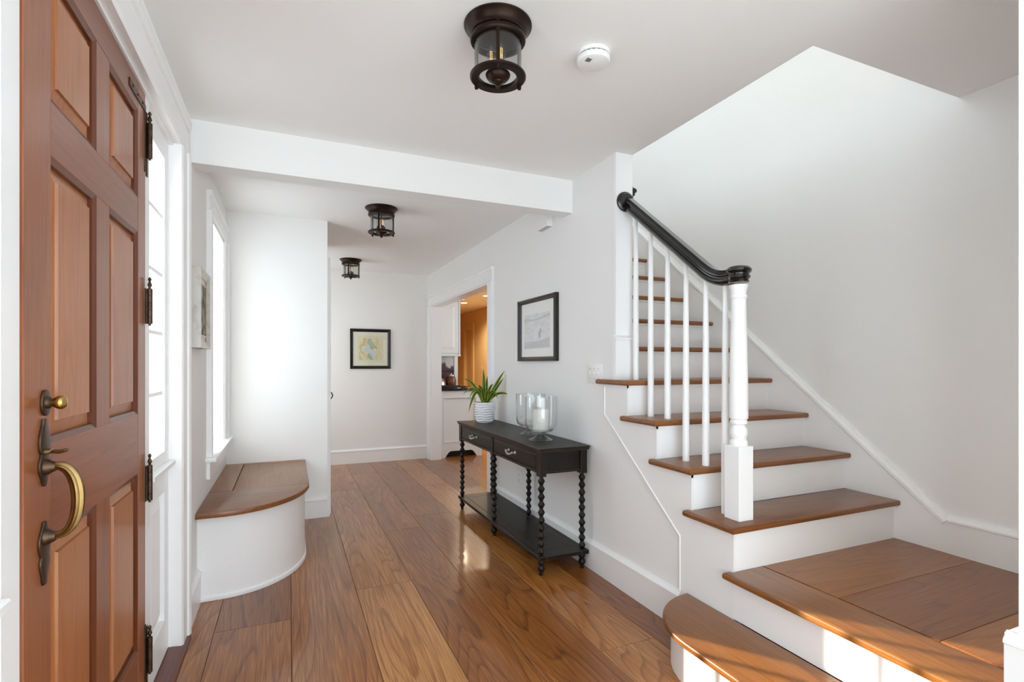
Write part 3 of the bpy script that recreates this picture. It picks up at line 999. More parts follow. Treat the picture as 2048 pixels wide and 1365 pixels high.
finish('rail_rosette', bm, 'rail_black', hr, True, world=False)


def rail_z(y):
    best = None
    for a, b in zip(rp, rp[1:]):
        if b[1] <= y <= a[1]:
            t = (y - a[1]) / (b[1] - a[1])
            return a[2] + (b[2] - a[2]) * t
    return rp[-1][2]


for y, i in ((2.385, 4), (2.255, 3), (2.120, 3), (1.986, 2), (1.855, 2), (1.738, 1)):
    zt = rail_z(y) - 0.030
    bm = nbm()
    lathe(bm, [(0.0, tread_z(i)), (0.0165, tread_z(i)), (0.0168, tread_z(i) + 0.25 * (zt - tread_z(i))), (0.0145, tread_z(i) + 0.6 * (zt - tread_z(i))), (0.011, zt), (0.0, zt)], 16, Matrix.Translation((1.792, y, 0)))
    part('baluster', bm, 'trim_paint', st)
# upper wall rail whose lower end just shows beyond the wall corner
bm = nbm()
sweep(bm, [(1.868, 2.52, 2.262), (1.868, 4.2, 2.262 + 1.68 * 0.794)], rail_prof(0.85), side=Vector((1, 0, 0)))
ur = tag(finish('wall_handrail', bm, 'rail_black'), 'dark handrail end showing past the wall corner above the stairs', 'handrail')

# ------------------------------------------------------------------ window seat
ws = thing('window_seat', (-0.16, 3.8, 0), 'white built-in window seat with brown wooden top and rounded corner', 'bench')


def seat_outline(x1, yf, xc, yc, back, n=18, x0=XL):
    """Plan of the seat: straight front from the wall, then a curve into the straight side."""
    p = [(x0, back), (x0, yf)]
    for k in range(n + 1):
        a = PI / 2 * k / n
        p.append((xc + (x1 - xc) * math.sin(a), yc - (yc - yf) * math.cos(a)))
    p.append((x1, back))
    return p


bm = nbm(); prism(bm, 'z', seat_outline(0.098, 3.125, -0.34, 3.66, YA), 0.0, 0.452)
part('seat_base', bm, 'trim_paint', ws)
bm = nbm(); prism(bm, 'z', seat_outline(0.106, 3.117, -0.34, 3.66, YA), 0.0, 0.026, bev=0.003)
part('shoe_moulding', bm, 'trim_paint', ws)
SZ0, SZ1 = 0.452, 0.480
# front board carries the curve; strip along the wall; strip along the back; lid between
fo = [p for p in seat_outline(0.122, 3.055, -0.34, 3.62, 3.545)]
fo = [(XL + 0.001, 3.545), (XL + 0.001, 3.055)] + [p for p in fo[2:] if p[1] < 3.545] + [(0.1205, 3.545)]
bm = nbm(); prism(bm, 'z', fo, SZ0, SZ1, bev=0.004)
part('front_board', bm, 'tread_wood', ws)
bm = nbm(); prism(bm, 'z', [(-0.310, 3.548), (0.1205, 3.548), (0.122, 3.62), (0.122, 4.408), (-0.310, 4.408)], SZ0, SZ1 - 0.001, bev=0.002)
part('lid', bm, 'seat_wood', ws, 'hinged wooden lid')
one_box('wall_board', 'seat_wood', ws, XL + 0.001, -0.316, 3.548, YA - 0.001, SZ0, SZ1, bev=0.002)
one_box('back_board', 'tread_wood', ws, -0.314, 0.122, 4.412, YA - 0.001, SZ0, SZ1, bev=0.002)

# ------------------------------------------------------------------ console table
ct = thing('console_table', (1.51, 3.48, 0), 'black console table with two drawers and bobbin-turned legs', 'table')
TX0, TX1, TY0, TY1, TZ = 1.335, 1.682, 2.685, 4.280, 0.755


def edge_box(name, parent, *a, bev=0.004, label=None):
    bm = nbm()
    box(bm, *a, bev=bev, seg=1)
    bm.normal_update()
    for f in bm.faces:
        if max(abs(c) for c in f.normal) < 0.95:
            f.material_index = 1
    return part(name, bm, ['black_lacquer', 'worn_edge'], parent, label, smooth=False)


edge_box('table_top', ct, TX0, TX1, TY0, TY1, TZ - 0.014, TZ, bev=0.003)
edge_box('top_moulding', ct, TX0 + 0.006, TX1 - 0.002, TY0 + 0.006, TY1 - 0.006, TZ - 0.026, TZ - 0.014, bev=0.004)
legx = (1.370, 1.648)
legy = (2.728, 3.490, 4.238)
b_prof = []
nb = 10
zt, zb_ = 0.578, 0.117
p_ = (zt - zb_) / nb
for k in range(nb):
    z = zb_ + p_ * k
    b_prof += [(0.0105, z), (0.013, z + 0.15 * p_), (0.0195, z + 0.38 * p_), (0.0215, z + 0.5 * p_), (0.0195, z + 0.62 * p_), (0.013, z + 0.85 * p_)]
b_prof = [(0.0, zb_ - 0.004), (0.016, zb_ - 0.004)] + b_prof + [(0.0105, zt), (0.018, zt + 0.006), (0.0, zt + 0.006)]
f_prof = [(0.0, 0.0), (0.010, 0.0), (0.012, 0.008), (0.010, 0.016), (0.020, 0.030), (0.0225, 0.040), (0.019, 0.052), (0.011, 0.060), (0.019, 0.070), (0.021, 0.080), (0.018, 0.090), (0.0, 0.090)]
for ly in legy:
    for lx in legx:
        bm = nbm(); lathe(bm, b_prof, 16, Matrix.Translation((lx, ly, 0))); lathe(bm, f_prof, 16, Matrix.Translation((lx, ly, 0)))
        part('leg', bm, 'black_lacquer', ct)
        w = 0.025 if ly != legy[1] else 0.018
        edge_box('post', ct, lx - 0.022, lx + 0.022, ly - w, ly + w, 0.584, TZ - 0.026, bev=0.002)
edge_box('apron', ct, 1.640, 1.655, legy[0], legy[2], 0.605, TZ - 0.026, bev=0.001)
for ly in (legy[0], legy[2]):
    edge_box('end_panel', ct, 1.392, 1.626, ly - 0.010, ly + 0.010, 0.608, TZ - 0.026, bev=0.001)
    edge_box('end_rail', ct, 1.392, 1.626, ly - 0.016, ly + 0.016, 0.598, 0.610, bev=0.002)
for (a, b) in ((legy[0] + 0.026, legy[1] - 0.019), (legy[1] + 0.019, legy[2] - 0.026)):
    edge_box('drawer_rail', ct, 1.352, 1.39, a, b, 0.600, 0.614, bev=0.002)
    edge_box('drawer_rail', ct, 1.352, 1.39, a, b, 0.716, TZ - 0.026, bev=0.001)
    dr = edge_box('drawer', ct, 1.355, 1.630, a + 0.004, b - 0.004, 0.617, 0.714, bev=0.003)
    bm = nbm()
    m = 0.012
    t = bmesh.new()
    A = [t.verts.new((1.3548, y, z)) for y, z in ((a + m, 0.627), (b - m, 0.627), (b - m, 0.704), (a + m, 0.704))]
    B = [t.verts.new((1.3525, y, z)) for y, z in ((a + m + 0.004, 0.631), (b - m - 0.004, 0.631), (b - m - 0.004, 0.700), (a + m + 0.004, 0.700))]
    t.faces.new(A); t.faces.new(B[::-1])
    for i in range(4):
        t.faces.new((A[i], B[i], B[(i + 1) % 4], A[(i + 1) % 4]))
    bmesh.ops.recalc_face_normals(t, faces=t.faces)
    join(bm, t)
    finish('drawer_front', bm, 'black_lacquer', dr, False, world=False)
    yc = (a + b) / 2 + 0.01
    bm = nbm()
    for s in (-1, 1):
        lathe(bm, [(0.011, 0.0), (0.011, 0.003), (0.006, 0.006), (0.005, 0.018), (0.008, 0.022), (0.008, 0.027), (0.0, 0.030)], 14, Matrix.Translation((1.3525, yc + s * 0.052, 0.672)) @ Matrix.Rotation(-PI / 2, 4, 'Y'))
    hp = [(1.3295 - 0.006 * math.sin(PI * k / 14), yc - 0.056 + 0.112 * k / 14, 0.671 - 0.014 * math.sin(PI * k / 14)) for k in range(15)]
    tube(bm, hp, 0.0052, 8, side=Vector((1, 0, 0)), scales=[0.8 + 0.5 * math.sin(PI * k / 14) for k in range(15)])
    finish('drawer_handle', bm, 'pewter', dr, True, world=False)
shz = 0.116
sh_ = edge_box('shelf', ct, 1.392, 1.628, 2.80, 4.166, 0.092, shz, bev=0.001)
for a in ((1.342, 1.390, TY0 + 0.012, TY1 - 0.012), (1.630, 1.680, TY0 + 0.012, TY1 - 0.012), (1.3905, 1.6295, TY0 + 0.012, 2.798), (1.3905, 1.6295, 4.168, TY1 - 0.012)):
    bm = nbm(); box(bm, *a, 0.092, shz, bev=0.002)
    bm.normal_update()
    for f in bm.faces:
        if max(abs(c) for c in f.normal) < 0.95:
            f.material_index = 1
    finish('shelf_border', bm, ['black_lacquer', 'worn_edge'], sh_, False, world=False)

# ------------------------------------------------------------------ things on the console
PX, PY = 1.535, 4.125
pp = thing('potted_plant', (PX, PY, TZ), 'green strappy leaf plant in a white ribbed pot on the console', 'plant')
bm = nbm()
prof = [(0.0, TZ), (0.066, TZ)]
nr = 8
for k in range(nr):
    z = TZ + 0.004 + 0.160 * k / nr
    base = 0.070 + 0.018 * math.sin(PI * min(1, (k + 0.5) / nr) * 0.62)
    for q, dr_ in ((0.05, -0.007), (0.25, 0.002), (0.5, 0.0060), (0.75, 0.002), (0.95, -0.007)):
        prof.append((base + dr_, z + 0.160 / nr * q))
prof += [(0.084, TZ + 0.168), (0.078, TZ + 0.168), (0.076, TZ + 0.150), (0.0, TZ + 0.146)]
lathe(bm, prof, 40, Matrix.Translation((PX, PY, 0)))
for v in bm.verts:      # slightly wavy ribs
    a = math.atan2(v.co.y - PY, v.co.x - PX)
    if TZ + 0.003 < v.co.z < TZ + 0.166:
        v.co.z += 0.0030 * math.sin(5 * a + 40 * v.co.z)
part('pot', bm, 'pot_white', pp)
bm = nbm(); lathe(bm, [(0.0, TZ + 0.147), (0.076, TZ + 0.147), (0.05, TZ + 0.156), (0.0, TZ + 0.160)], 24, Matrix.Translation((PX, PY, 0)))
part('soil', bm, 'soil', pp)


FWD = Vector((0.3974, 0.9176, 0))        # along the hall and to its right: the plant's leaves fan out in this frame
RGT = Vector((0.9176, -0.3974, 0))


def leaf(r, f, up, bow, width):
    """Strap leaf from the crown to a tip R to the side, F behind and UP above the rim, arching by BOW."""
    base = Vector((PX, PY, TZ + 0.150)) + RGT * r * 0.08 + FWD * f * 0.08
    tipv = Vector((PX, PY, TZ + 0.150)) + RGT * r + FWD * f + Vector((0, 0, up))
    t = bmesh.new()
    n = 14
    pts = []
    for k in range(n + 1):
        s = k / n
        pts.append(base.lerp(tipv, s) + Vector((0, 0, bow)) * (4 * s * (1 - s)) * (1.15 - 0.3 * s))
    face = (-FWD * 0.8 + Vector((0, 0, 0.6)) + RGT * random.uniform(-0.3, 0.3)).normalized()
    rows = []
    for k, p in enumerate(pts):
        s = k / n
        d = (pts[min(k + 1, n)] - pts[max(k - 1, 0)]).normalized()
        sd = d.cross(face).normalized()
        nn = sd.cross(d).normalized()
        w = max(width * (0.55 + 0.85 * s) * (1 - s ** 2.4), 0.0008)
        rows.append([t.verts.new(p + sd * w * u + nn * 0.30 * w * abs(u)) for u in (-1, -0.45, 0, 0.45, 1)])
    for a, b in zip(rows, rows[1:]):
        for i in range(4):
            q = t.faces.new((a[i], a[i + 1], b[i + 1], b[i]))
            q.material_index = 1 if i in (0, 3) else 0
    bmesh.ops.solidify(t, geom=t.faces[:], thickness=0.0012)
    bm = nbm(); join(bm, t)
    return part('leaf', bm, ['leaf_green', 'leaf_lime'], pp)


for args in ((-0.012, 0.0, 0.300, 0.0, 0.022), (0.020, 0.02, 0.240, 0.0, 0.020), (-0.180, 0.02, 0.215, 0.055, 0.017), (0.168, 0.0, 0.285, 0.015, 0.020), (0.160, -0.03, 0.225, 0.005, 0.020),
             (0.200, -0.02, 0.085, 0.045, 0.019), (-0.190, 0.03, 0.075, 0.095, 0.014), (-0.134, -0.03, 0.045, 0.10, 0.013), (-0.134, -0.05, -0.060, 0.130, 0.021), (0.112, -0.05, 0.050, 0.085, 0.013),
             (-0.070, -0.05, 0.130, 0.05, 0.017), (0.070, 0.06, 0.170, 0.04, 0.017), (-0.060, 0.06, 0.160, 0.04, 0.017), (0.040, -0.07, 0.120, 0.04, 0.017), (-0.030, -0.06, 0.150, 0.03, 0.017), (0.055, -0.03, 0.090, 0.05, 0.017)):
    leaf(*args)


def hurricane(x, y, label):
    h = thing('hurricane_glass', (x, y, TZ), label, 'vase')
    bm = nbm()
    Rg = 0.103
    out = [(0.045, 0.052), (0.075, 0.060), (0.092, 0.075), (0.100, 0.10), (Rg, 0.15), (Rg, 0.28)]
    inn = [(Rg - 0.004, 0.28), (Rg - 0.004, 0.15), (0.096, 0.102), (0.088, 0.079), (0.070, 0.066), (0.040, 0.060), (0.0, 0.058)]
    lathe(bm, [(0.0, 0.050)] + out + inn, 40, Matrix.Translation((x, y, TZ)))
    part('bowl', bm, 'vase_glass', h)
    bm = nbm()
    lathe(bm, [(0.0, 0.0), (0.077, 0.0), (0.0785, 0.003), (0.060, 0.013), (0.035, 0.025), (0.021, 0.034), (0.024, 0.042), (0.021, 0.047), (0.030, 0.0515), (0.0, 0.0515)], 40, Matrix.Translation((x, y, TZ)))
    part('foot', bm, 'foot_glass', h)
    bm = nbm()
    lathe(bm, [(Rg + 0.0015 * math.cos(2 * PI * k / 8) + 0.0, TZ + 0.281 + 0.0022 * math.sin(2 * PI * k / 8)) for k in range(8)], 40, Matrix.Translation((x, y, 0)), close=True)
    part('rim', bm, 'vase_glass', h)
    return h


hurricane(1.500, 2.995, 'clear footed hurricane glass holding the white candle')
hurricane(1.560, 3.275, 'clear footed hurricane glass half hidden behind the one with the candle')
cn = thing('pillar_candle', (1.500, 2.995, TZ + 0.06), 'white pillar candle inside the front hurricane glass', 'candle')
bm = nbm(); lathe(bm, [(0.0, 0.0605), (0.052, 0.0605), (0.053, 0.064), (0.053, 0.195), (0.050, 0.199), (0.030, 0.196), (0.0, 0.194)], 32, Matrix.Translation((1.500, 2.995, TZ)))
part('wax', bm, 'candle_wax', cn)
bm = nbm(); tube(bm, [(1.5, 2.995, TZ + 0.193), (1.5, 2.996, TZ + 0.203), (1.502, 2.997, TZ + 0.209)], 0.0012, 6)
part('wick', bm, 'black_matte', cn)


# ------------------------------------------------------------------ ceiling lights
def ceiling_light(loc, label):
    t = thing('ceiling_light', loc, label, 'ceiling light', 'ceiling lights along the hall')
    P = lambda n, b, m, par=None: part(n, b, m, par or t, world=False)
    bm = nbm()
    lathe(bm, [(0.0, 0.0), (0.117, 0.0), (0.120, -0.003), (0.120, -0.007), (0.116, -0.010), (0.108, -0.016), (0.102, -0.025), (0.098, -0.030), (0.094, -0.033), (0.094, -0.038), (0.088, -0.040), (0.0, -0.040)], 48)
    P('canopy', bm, 'bronze')
    bm = nbm(); lathe(bm, [(0.085, -0.044), (0.095, -0.044), (0.098, -0.049), (0.098, -0.058), (0.095, -0.062), (0.085, -0.062)], 48, close=True)
    P('upper_ring', bm, 'bronze')
    bm = nbm(); lathe(bm, [(0.083, -0.040), (0.083, -0.176), (0.080, -0.176), (0.080, -0.040)], 48, close=True)
    P('glass_shade', bm, 'lamp_glass')
    bm = nbm(); lathe(bm, [(0.066, -0.176), (0.094, -0.176), (0.099, -0.180), (0.099, -0.187), (0.094, -0.191), (0.070, -0.191), (0.066, -0.187)], 48, close=True)
    P('lower_ring', bm, 'bronze')
    for k in range(3):
        a = math.radians(-111.8 + 120 * k)
        bm = nbm()
        lathe(bm, [(0.0, -0.040), (0.0068, -0.040), (0.0068, -0.188), (0.0075, -0.193), (0.0065, -0.202), (0.0, -0.204)], 10, Matrix.Translation((0.0895 * math.cos(a), 0.0895 * math.sin(a), 0)))
        P('rod', bm, 'bronze')
    bm = nbm(); lathe(bm, [(0.0, -0.045), (0.0045, -0.045), (0.0045, -0.170), (0.0, -0.170)], 10)
    P('stem', bm, 'bronze')
    bm = nbm(); lathe(bm, [(0.0, -0.164), (0.018, -0.165), (0.041, -0.170), (0.044, -0.175), (0.042, -0.183), (0.032, -0.195), (0.020, -0.200), (0.019, -0.204), (0.012, -0.209), (0.008, -0.212), (0.0085, -0.217), (0.005, -0.222), (0.0, -0.224)], 28)
    fb = P('finial_bowl', bm, 'bronze')
    for k in range(3):
        a = math.radians(-81.8 + 120 * k)
        c, s_ = 0.024 * math.cos(a), 0.024 * math.sin(a)
        M = Matrix.Translation((c, s_, 0))
        bm = nbm(); lathe(bm, [(0.0, -0.170), (0.0115, -0.170), (0.0115, -0.136), (0.0, -0.136)], 12, M)
        so = P('socket', bm, 'black_matte')
        bm = nbm(); lathe(bm, [(0.007, -0.137), (0.011, -0.126), (0.0155, -0.112), (0.015, -0.098), (0.010, -0.082), (0.004, -0.069), (0.0, -0.064)], 14, M)
        bu = P('bulb', bm, 'bulb_glass', so)
        bm = nbm()
        tube(bm, [(c - 0.003, s_, -0.132), (c - 0.003, s_, -0.092), (c + 0.003, s_, -0.092), (c + 0.003, s_, -0.132)], 0.0010, 6, side=Vector((0, 1, 0)))
        P('filament', bm, 'filament', so)
    return t


l1 = ceiling_light((0.679, 1.693, CZ), 'bronze and glass lantern ceiling light nearest the viewer, before the beam')
l2 = copy_tree(l1); l2.location = (0.640, 3.945, CR); l2['label'] = 'bronze and glass lantern ceiling light just behind the beam'
l3 = copy_tree(l1); l3.location = (0.640, 6.03, CR); l3['label'] = 'smallest looking bronze lantern ceiling light near the end wall'

# ------------------------------------------------------------------ smoke detector
sd = thing('smoke_detector', (1.078, 1.700, CZ), 'round white smoke detector on the entry ceiling', 'smoke detector')
bm = nbm(); lathe(bm, [(0.0, 0.0), (0.062, 0.0), (0.063, -0.006), (0.061, -0.013), (0.0, -0.013)], 40)
part('base', bm, 'white_plastic', sd, world=False)
bm = nbm(); lathe(bm, [(0.0, -0.012), (0.055, -0.012), (0.055, -0.018), (0.063, -0.020), (0.064, -0.031), (0.060, -0.038), (0.048, -0.043), (0.0, -0.045)], 40)
cv = part('cover', bm, 'white_plastic', sd, world=False)
bm = nbm()
for k in range(5):
    box(bm, -0.044, -0.024, -0.030 + k * 0.0045, -0.0277 + k * 0.0045, -0.0450, -0.0420)
finish('speaker_grille', bm, 'grille_grey', cv, False, world=False)
bm = nbm()
for k in range(18):
    a = 2 * PI * k / 18
    t = bmesh.new(); bmesh.ops.create_cube(t, size=1); bmesh.ops.scale(t, vec=(0.003, 0.013, 0.004), verts=t.verts)
    join(bm, t, Matrix.Rotation(a, 4, 'Z') @ Matrix.Translation((0.0555, 0, -0.0155)))
finish('vent_slots', bm, 'grille_grey', cv, False, world=False)

# ------------------------------------------------------------------ wall plates
sw = thing('light_switch', (XR, 2.662, 1.19), 'white triple light switch plate beside the stair wall end', 'light switch')
bm = nbm(); box(bm, XR - 0.006, XR, 2.578, 2.746, 1.132, 1.248, bev=0.003, seg=2)
part('plate', bm, 'white_plastic', sw)
for k in range(3):
    y = 2.662 + (k - 1) * 0.046
    bm = nbm(); box(bm, XR - 0.0065, XR - 0.0055, y - 0.005, y + 0.005, 1.177, 1.203)
    prism(bm, 'y', [(XR - 0.006, 1.183), (XR - 0.018, 1.198), (XR - 0.016, 1.203), (XR - 0.006, 1.197)], y - 0.0035, y + 0.0035)
    part('toggle', bm, 'white_plastic', sw)
    for z in (1.160, 1.220):
        bm = nbm(); lathe(bm, [(0.003, 0.0), (0.003, 0.001), (0.0, 0.0015)], 8, Matrix.Translation((XR - 0.006, y, z)) @ Matrix.Rotation(-PI / 2, 4, 'Y'))
        part('screw', bm, 'grille_grey', sw)
ou = thing('wall_outlet', (XR, 3.765, 0.34), 'white electrical outlet on the wall behind the console table', 'outlet')
bm = nbm(); box(bm, XR - 0.005, XR, 3.728, 3.802, 0.283, 0.397, bev=0.002, seg=2)
part('plate', bm, 'white_plastic', ou)
for z in (0.318, 0.362):
    bm = nbm(); box(bm, XR - 0.007, XR - 0.004, 3.748, 3.782, z - 0.015, z + 0.015, bev=0.003, seg=2)
    so = part('socket', bm, 'white_plastic', ou)
    bm = nbm(); box(bm, XR - 0.0075, XR - 0.006, 3.757, 3.759, z - 0.005, z + 0.006); box(bm, XR - 0.0075, XR - 0.006, 3.770, 3.772, z - 0.005, z + 0.006)
    finish('slots', bm, 'black_matte', so, False, world=False)
al = thing('sensor_box', (XR, 3.29, 2.26), 'small white louvred sensor box on the wall under the beam', 'sensor')
bm = nbm(); box(bm, XR - 0.046, XR, 3.205, 3.375, 2.215, 2.290, bev=0.003)
part('housing', bm, 'white_plastic', al)
bm = nbm()
for k in range(6):
    box(bm, XR - 0.042 + k * 0.0066, XR - 0.0395 + k * 0.0066, 3.215, 3.365, 2.2135, 2.216)
part('louvres', bm, 'louvre_grey', al, smooth=False)


# ------------------------------------------------------------------ framed pictures
def print_material(name, kind):
    m = bpy.data.materials.new(name)
    m.use_nodes = True
    nt = m.node_tree; N = nt.nodes; L = nt.links
    b = N['Principled BSDF']; b.inputs['Roughness'].default_value = 0.7; b.inputs['Specular IOR Level'].default_value = 0.1
    tc = N.new('ShaderNodeTexCoord')
    n1 = N.new('ShaderNodeTexNoise'); n1.inputs['Detail'].default_value = 6
    n1.inputs['Scale'].default_value = {'map': 9, 'sketch': 14, 'etch': 22}[kind]
    if kind == 'sketch':
        mp = N.new('ShaderNodeMapping'); mp.inputs['Scale'].default_value = (1, 1, 3.2)
        L.new(tc.outputs['Object'], mp.inputs['Vector']); L.new(mp.outputs[0], n1.inputs['Vector'])
    else:
        L.new(tc.outputs['Object'], n1.inputs['Vector'])
    r = N.new('ShaderNodeValToRGB')
    e = r.color_ramp.elements
    if kind == 'map':
        e[0].position, e[0].color = 0.38, lin((206, 186, 130))
        e[1].position, e[1].color = 0.62, lin((226, 216, 180))
        for p, c in ((0.44, (214, 206, 168)), (0.50, (222, 214, 178)), (0.56, (218, 208, 164))):
            x = e.new(p); x.color = lin(c)
    elif kind == 'sketch':
        e[0].position, e[0].color = 0.30, lin((214, 216, 218))
        e[1].position, e[1].color = 0.62, lin((230, 231, 232))
    else:
        e[0].position, e[0].color = 0.36, lin((78, 86, 76))
        e[1].position, e[1].color = 0.66, lin((176, 182, 176))
    L.new(n1.outputs['Fac'], r.inputs['Fac'])
    L.new(r.outputs['Color'], b.inputs['Base Color'])
    MATS[name] = m


for nm, kd in (('map_print', 'map'), ('sketch_print', 'sketch'), ('etch_print', 'etch')):
    print_material(nm, kd)
principled('map_water', (196, 214, 200), 0.7, spec=0.1, noise=(12, (212, 216, 214), 0.4, 0.6))
principled('map_green', (178, 198, 172), 0.7, spec=0.1, noise=(30, (166, 188, 168), 0.4, 0.6))
principled('map_tan', (206, 180, 120), 0.7, spec=0.1, noise=(20, (218, 200, 150), 0.4, 0.6))
principled('sketch_grey', (198, 199, 201), 0.8, spec=0.1, noise=(60, (206, 207, 208), 0.4, 0.6))
principled('sketch_dark', (170, 171, 173), 0.8, spec=0.1, noise=(80, (194, 195, 196), 0.4, 0.6))

# map on the end wall
fx0, fx1, fz0, fz1 = 0.704, 1.205, 1.186, 1.690
fm = thing('framed_map', ((fx0 + fx1) / 2, YF, fz0), 'square framed antique map with black frame on the end wall', 'picture')
fw_, ft = 0.038, 0.022
fp = [(0, 0), (0, 0.020), (0.006, 0.026), (0.026, 0.020), (0.034, 0.012), (fw_, 0.010), (fw_, 0)]
for nm, o0, sg in (('frame_side', fx0, 1), ('frame_side', fx1, -1)):
    bm = nbm(); prism(bm, 'z', [(o0 + sg * u, YF - v) for u, v in fp], fz0, fz1); part(nm, bm, 'frame_black', fm, smooth=False)
for nm, o0, sg in (('frame_rail', fz0, 1), ('frame_rail', fz1, -1)):
    bm = nbm(); prism(bm, 'x', [(YF - v, o0 + sg * u) for u, v in fp], fx0 + 0.002, fx1 - 0.002); part(nm, bm, 'frame_black', fm, smooth=False)
one_box('mat_board', 'mat_cream', fm, fx0 + 0.03, fx1 - 0.03, YF - 0.007, YF - 0.002, fz0 + 0.03, fz1 - 0.03)
mx0, mx1, mz0, mz1 = 0.812, 1.090, 1.295, 1.582
bm = nbm()
for q in (0.014,):
    for a in ((mx0 - q, mx1 + q, mz0 - q, mz0 - q + 0.002), (mx0 - q, mx1 + q, mz1 + q - 0.002, mz1 + q), (mx0 - q, mx0 - q + 0.002, mz0 - q, mz1 + q), (mx1 + q - 0.002, mx1 + q, mz0 - q, mz1 + q)):
        box(bm, a[0], a[1], YF - 0.0075, YF - 0.0068, a[2], a[3])
part('mat_line', bm, 'mat_line', fm, smooth=False)
mapo = one_box('map_sheet', 'map_print', fm, mx0, mx1, YF - 0.0078, YF - 0.0068, mz0, mz1)
U = lambda u, v: (mx0 + (mx1 - mx0) * u, mz0 + (mz1 - mz0) * v)


def flat_shape(name, mat, pts, par, y, d=0.0004):
    bm = nbm(); prism(bm, 'y', [U(*p) for p in pts], y, y + d)
    return finish(name, bm, mat, par, False, world=False)


flat_shape('map_land', 'map_tan', [(0.03, 0.62), (0.12, 0.68), (0.2, 0.74), (0.18, 0.98), (0.36, 0.98), (0.32, 0.85), (0.28, 0.74), (0.30, 0.62), (0.2, 0.58), (0.1, 0.5), (0.12, 0.4), (0.24, 0.32), (0.34, 0.2), (0.42, 0.06), (0.3, 0.04), (0.25, 0.18), (0.12, 0.3), (0.04, 0.42)], mapo, YF - 0.0082)
flat_shape('map_bay', 'map_water', [(0.08, 0.55), (0.16, 0.62), (0.30, 0.60), (0.33, 0.80), (0.40, 0.95), (0.46, 0.98), (0.60, 0.76), (0.72, 0.56), (0.78, 0.45), (0.76, 0.30), (0.70, 0.05), (0.58, 0.03), (0.44, 0.06), (0.36, 0.20), (0.26, 0.34), (0.14, 0.42)], mapo, YF - 0.0086)
flat_shape('map_shore', 'map_green', [(0.40, 0.92), (0.47, 0.97), (0.62, 0.72), (0.74, 0.56), (0.66, 0.54), (0.60, 0.48), (0.50, 0.50), (0.46, 0.66), (0.36, 0.72)], mapo, YF - 0.0090)
flat_shape('map_ridge', 'map_green', [(0.36, 0.22), (0.44, 0.32), (0.52, 0.16), (0.62, 0.03), (0.48, 0.03), (0.40, 0.12)], mapo, YF - 0.0090)
bm = nbm()
for (a, b_) in (((0.47, 0.97), (0.76, 0.53)), ((0.58, 0.48), (0.68, 0.56)), ((0.44, 0.33), (0.60, 0.04)), ((0.50, 0.60), (0.53, 0.54)), ((0.36, 0.90), (0.42, 0.88))):
    (x1, z1), (x2, z2) = U(*a), U(*b_)
    tube(bm, [(x1, YF - 0.0090, z1), ((x1 + x2) / 2 + 0.002, YF - 0.0090, (z1 + z2) / 2), (x2, YF - 0.0090, z2)], 0.0011, 5, side=Vector((0, 1, 0)))
finish('map_lines', bm, 'ink_dark', mapo, False, world=False)
bm = nbm()
for k in range(7):
    x, z = U(0.82, 0.93 - 0.04 * k)
    hw = 0.030 - 0.003 * (k % 3)
    box(bm, x - hw, x + hw, YF - 0.0081, YF - 0.0077, z - 0.0008, z + 0.0008)
for u, v, hw in ((0.14, 0.79, 0.012), (0.86, 0.32, 0.018), (0.86, 0.50, 0.01), (0.2, 0.16, 0.015)):
    x, z = U(u, v); box(bm, x - hw, x + hw, YF - 0.0081, YF - 0.0077, z - 0.001, z + 0.001)
finish('map_text_lines', bm, 'mat_line', mapo, False, world=False)
one_box('glazing', 'picture_glass', fm, fx0 + 0.03, fx1 - 0.03, YF - 0.0115, YF - 0.0105, fz0 + 0.03, fz1 - 0.03)

# pale drawing on the wall above the console
qy0, qy1, qz0, qz1 = 3.118, 3.756, 1.270, 1.742
fd = thing('framed_drawing', (XR, (qy0 + qy1) / 2, qz0), 'black framed pale grey landscape drawing above the console table', 'picture')
gp_ = [(0, 0), (0, 0.024), (0.008, 0.030), (0.016, 0.026), (0.026, 0.028), (0.036, 0.016), (0.044, 0.012), (0.046, 0)]
for o0, sg in ((qy0, 1), (qy1, -1)):
    bm = nbm(); prism(bm, 'z', [(XR - v, o0 + sg * u * 1.0) for u, v in gp_], qz0, qz1); part('frame_side', bm, 'frame_black', fd, smooth=False)
for o0, sg in ((qz0, 1), (qz1, -1)):
    bm = nbm(); prism(bm, 'y', [(XR - v, o0 + sg * u * 0.72) for u, v in gp_], qy0 + 0.002, qy1 - 0.002); part('frame_rail', bm, 'frame_bronze', fd, smooth=False)
one_box('mat_board', 'mat_white', fd, XR - 0.008, XR - 0.002, qy0 + 0.03, qy1 - 0.03, qz0 + 0.025, qz1 - 0.025)
dy0, dy1, dz0, dz1 = 3.232, 3.660, 1.362, 1.625
dsh = one_box('drawing_sheet', 'sketch_print', fd, XR - 0.0092, XR - 0.0078, dy0, dy1, dz0, dz1)
V = lambda u, v: (dy1 - (dy1 - dy0) * u, dz0 + (dz1 - dz0) * v)


def sk(name, mat, pts, x):
    bm = nbm(); prism(bm, 'x', [V(*p) for p in pts], XR - x - 0.0004, XR - x)
    finish(name, bm, mat, dsh, False, world=False)


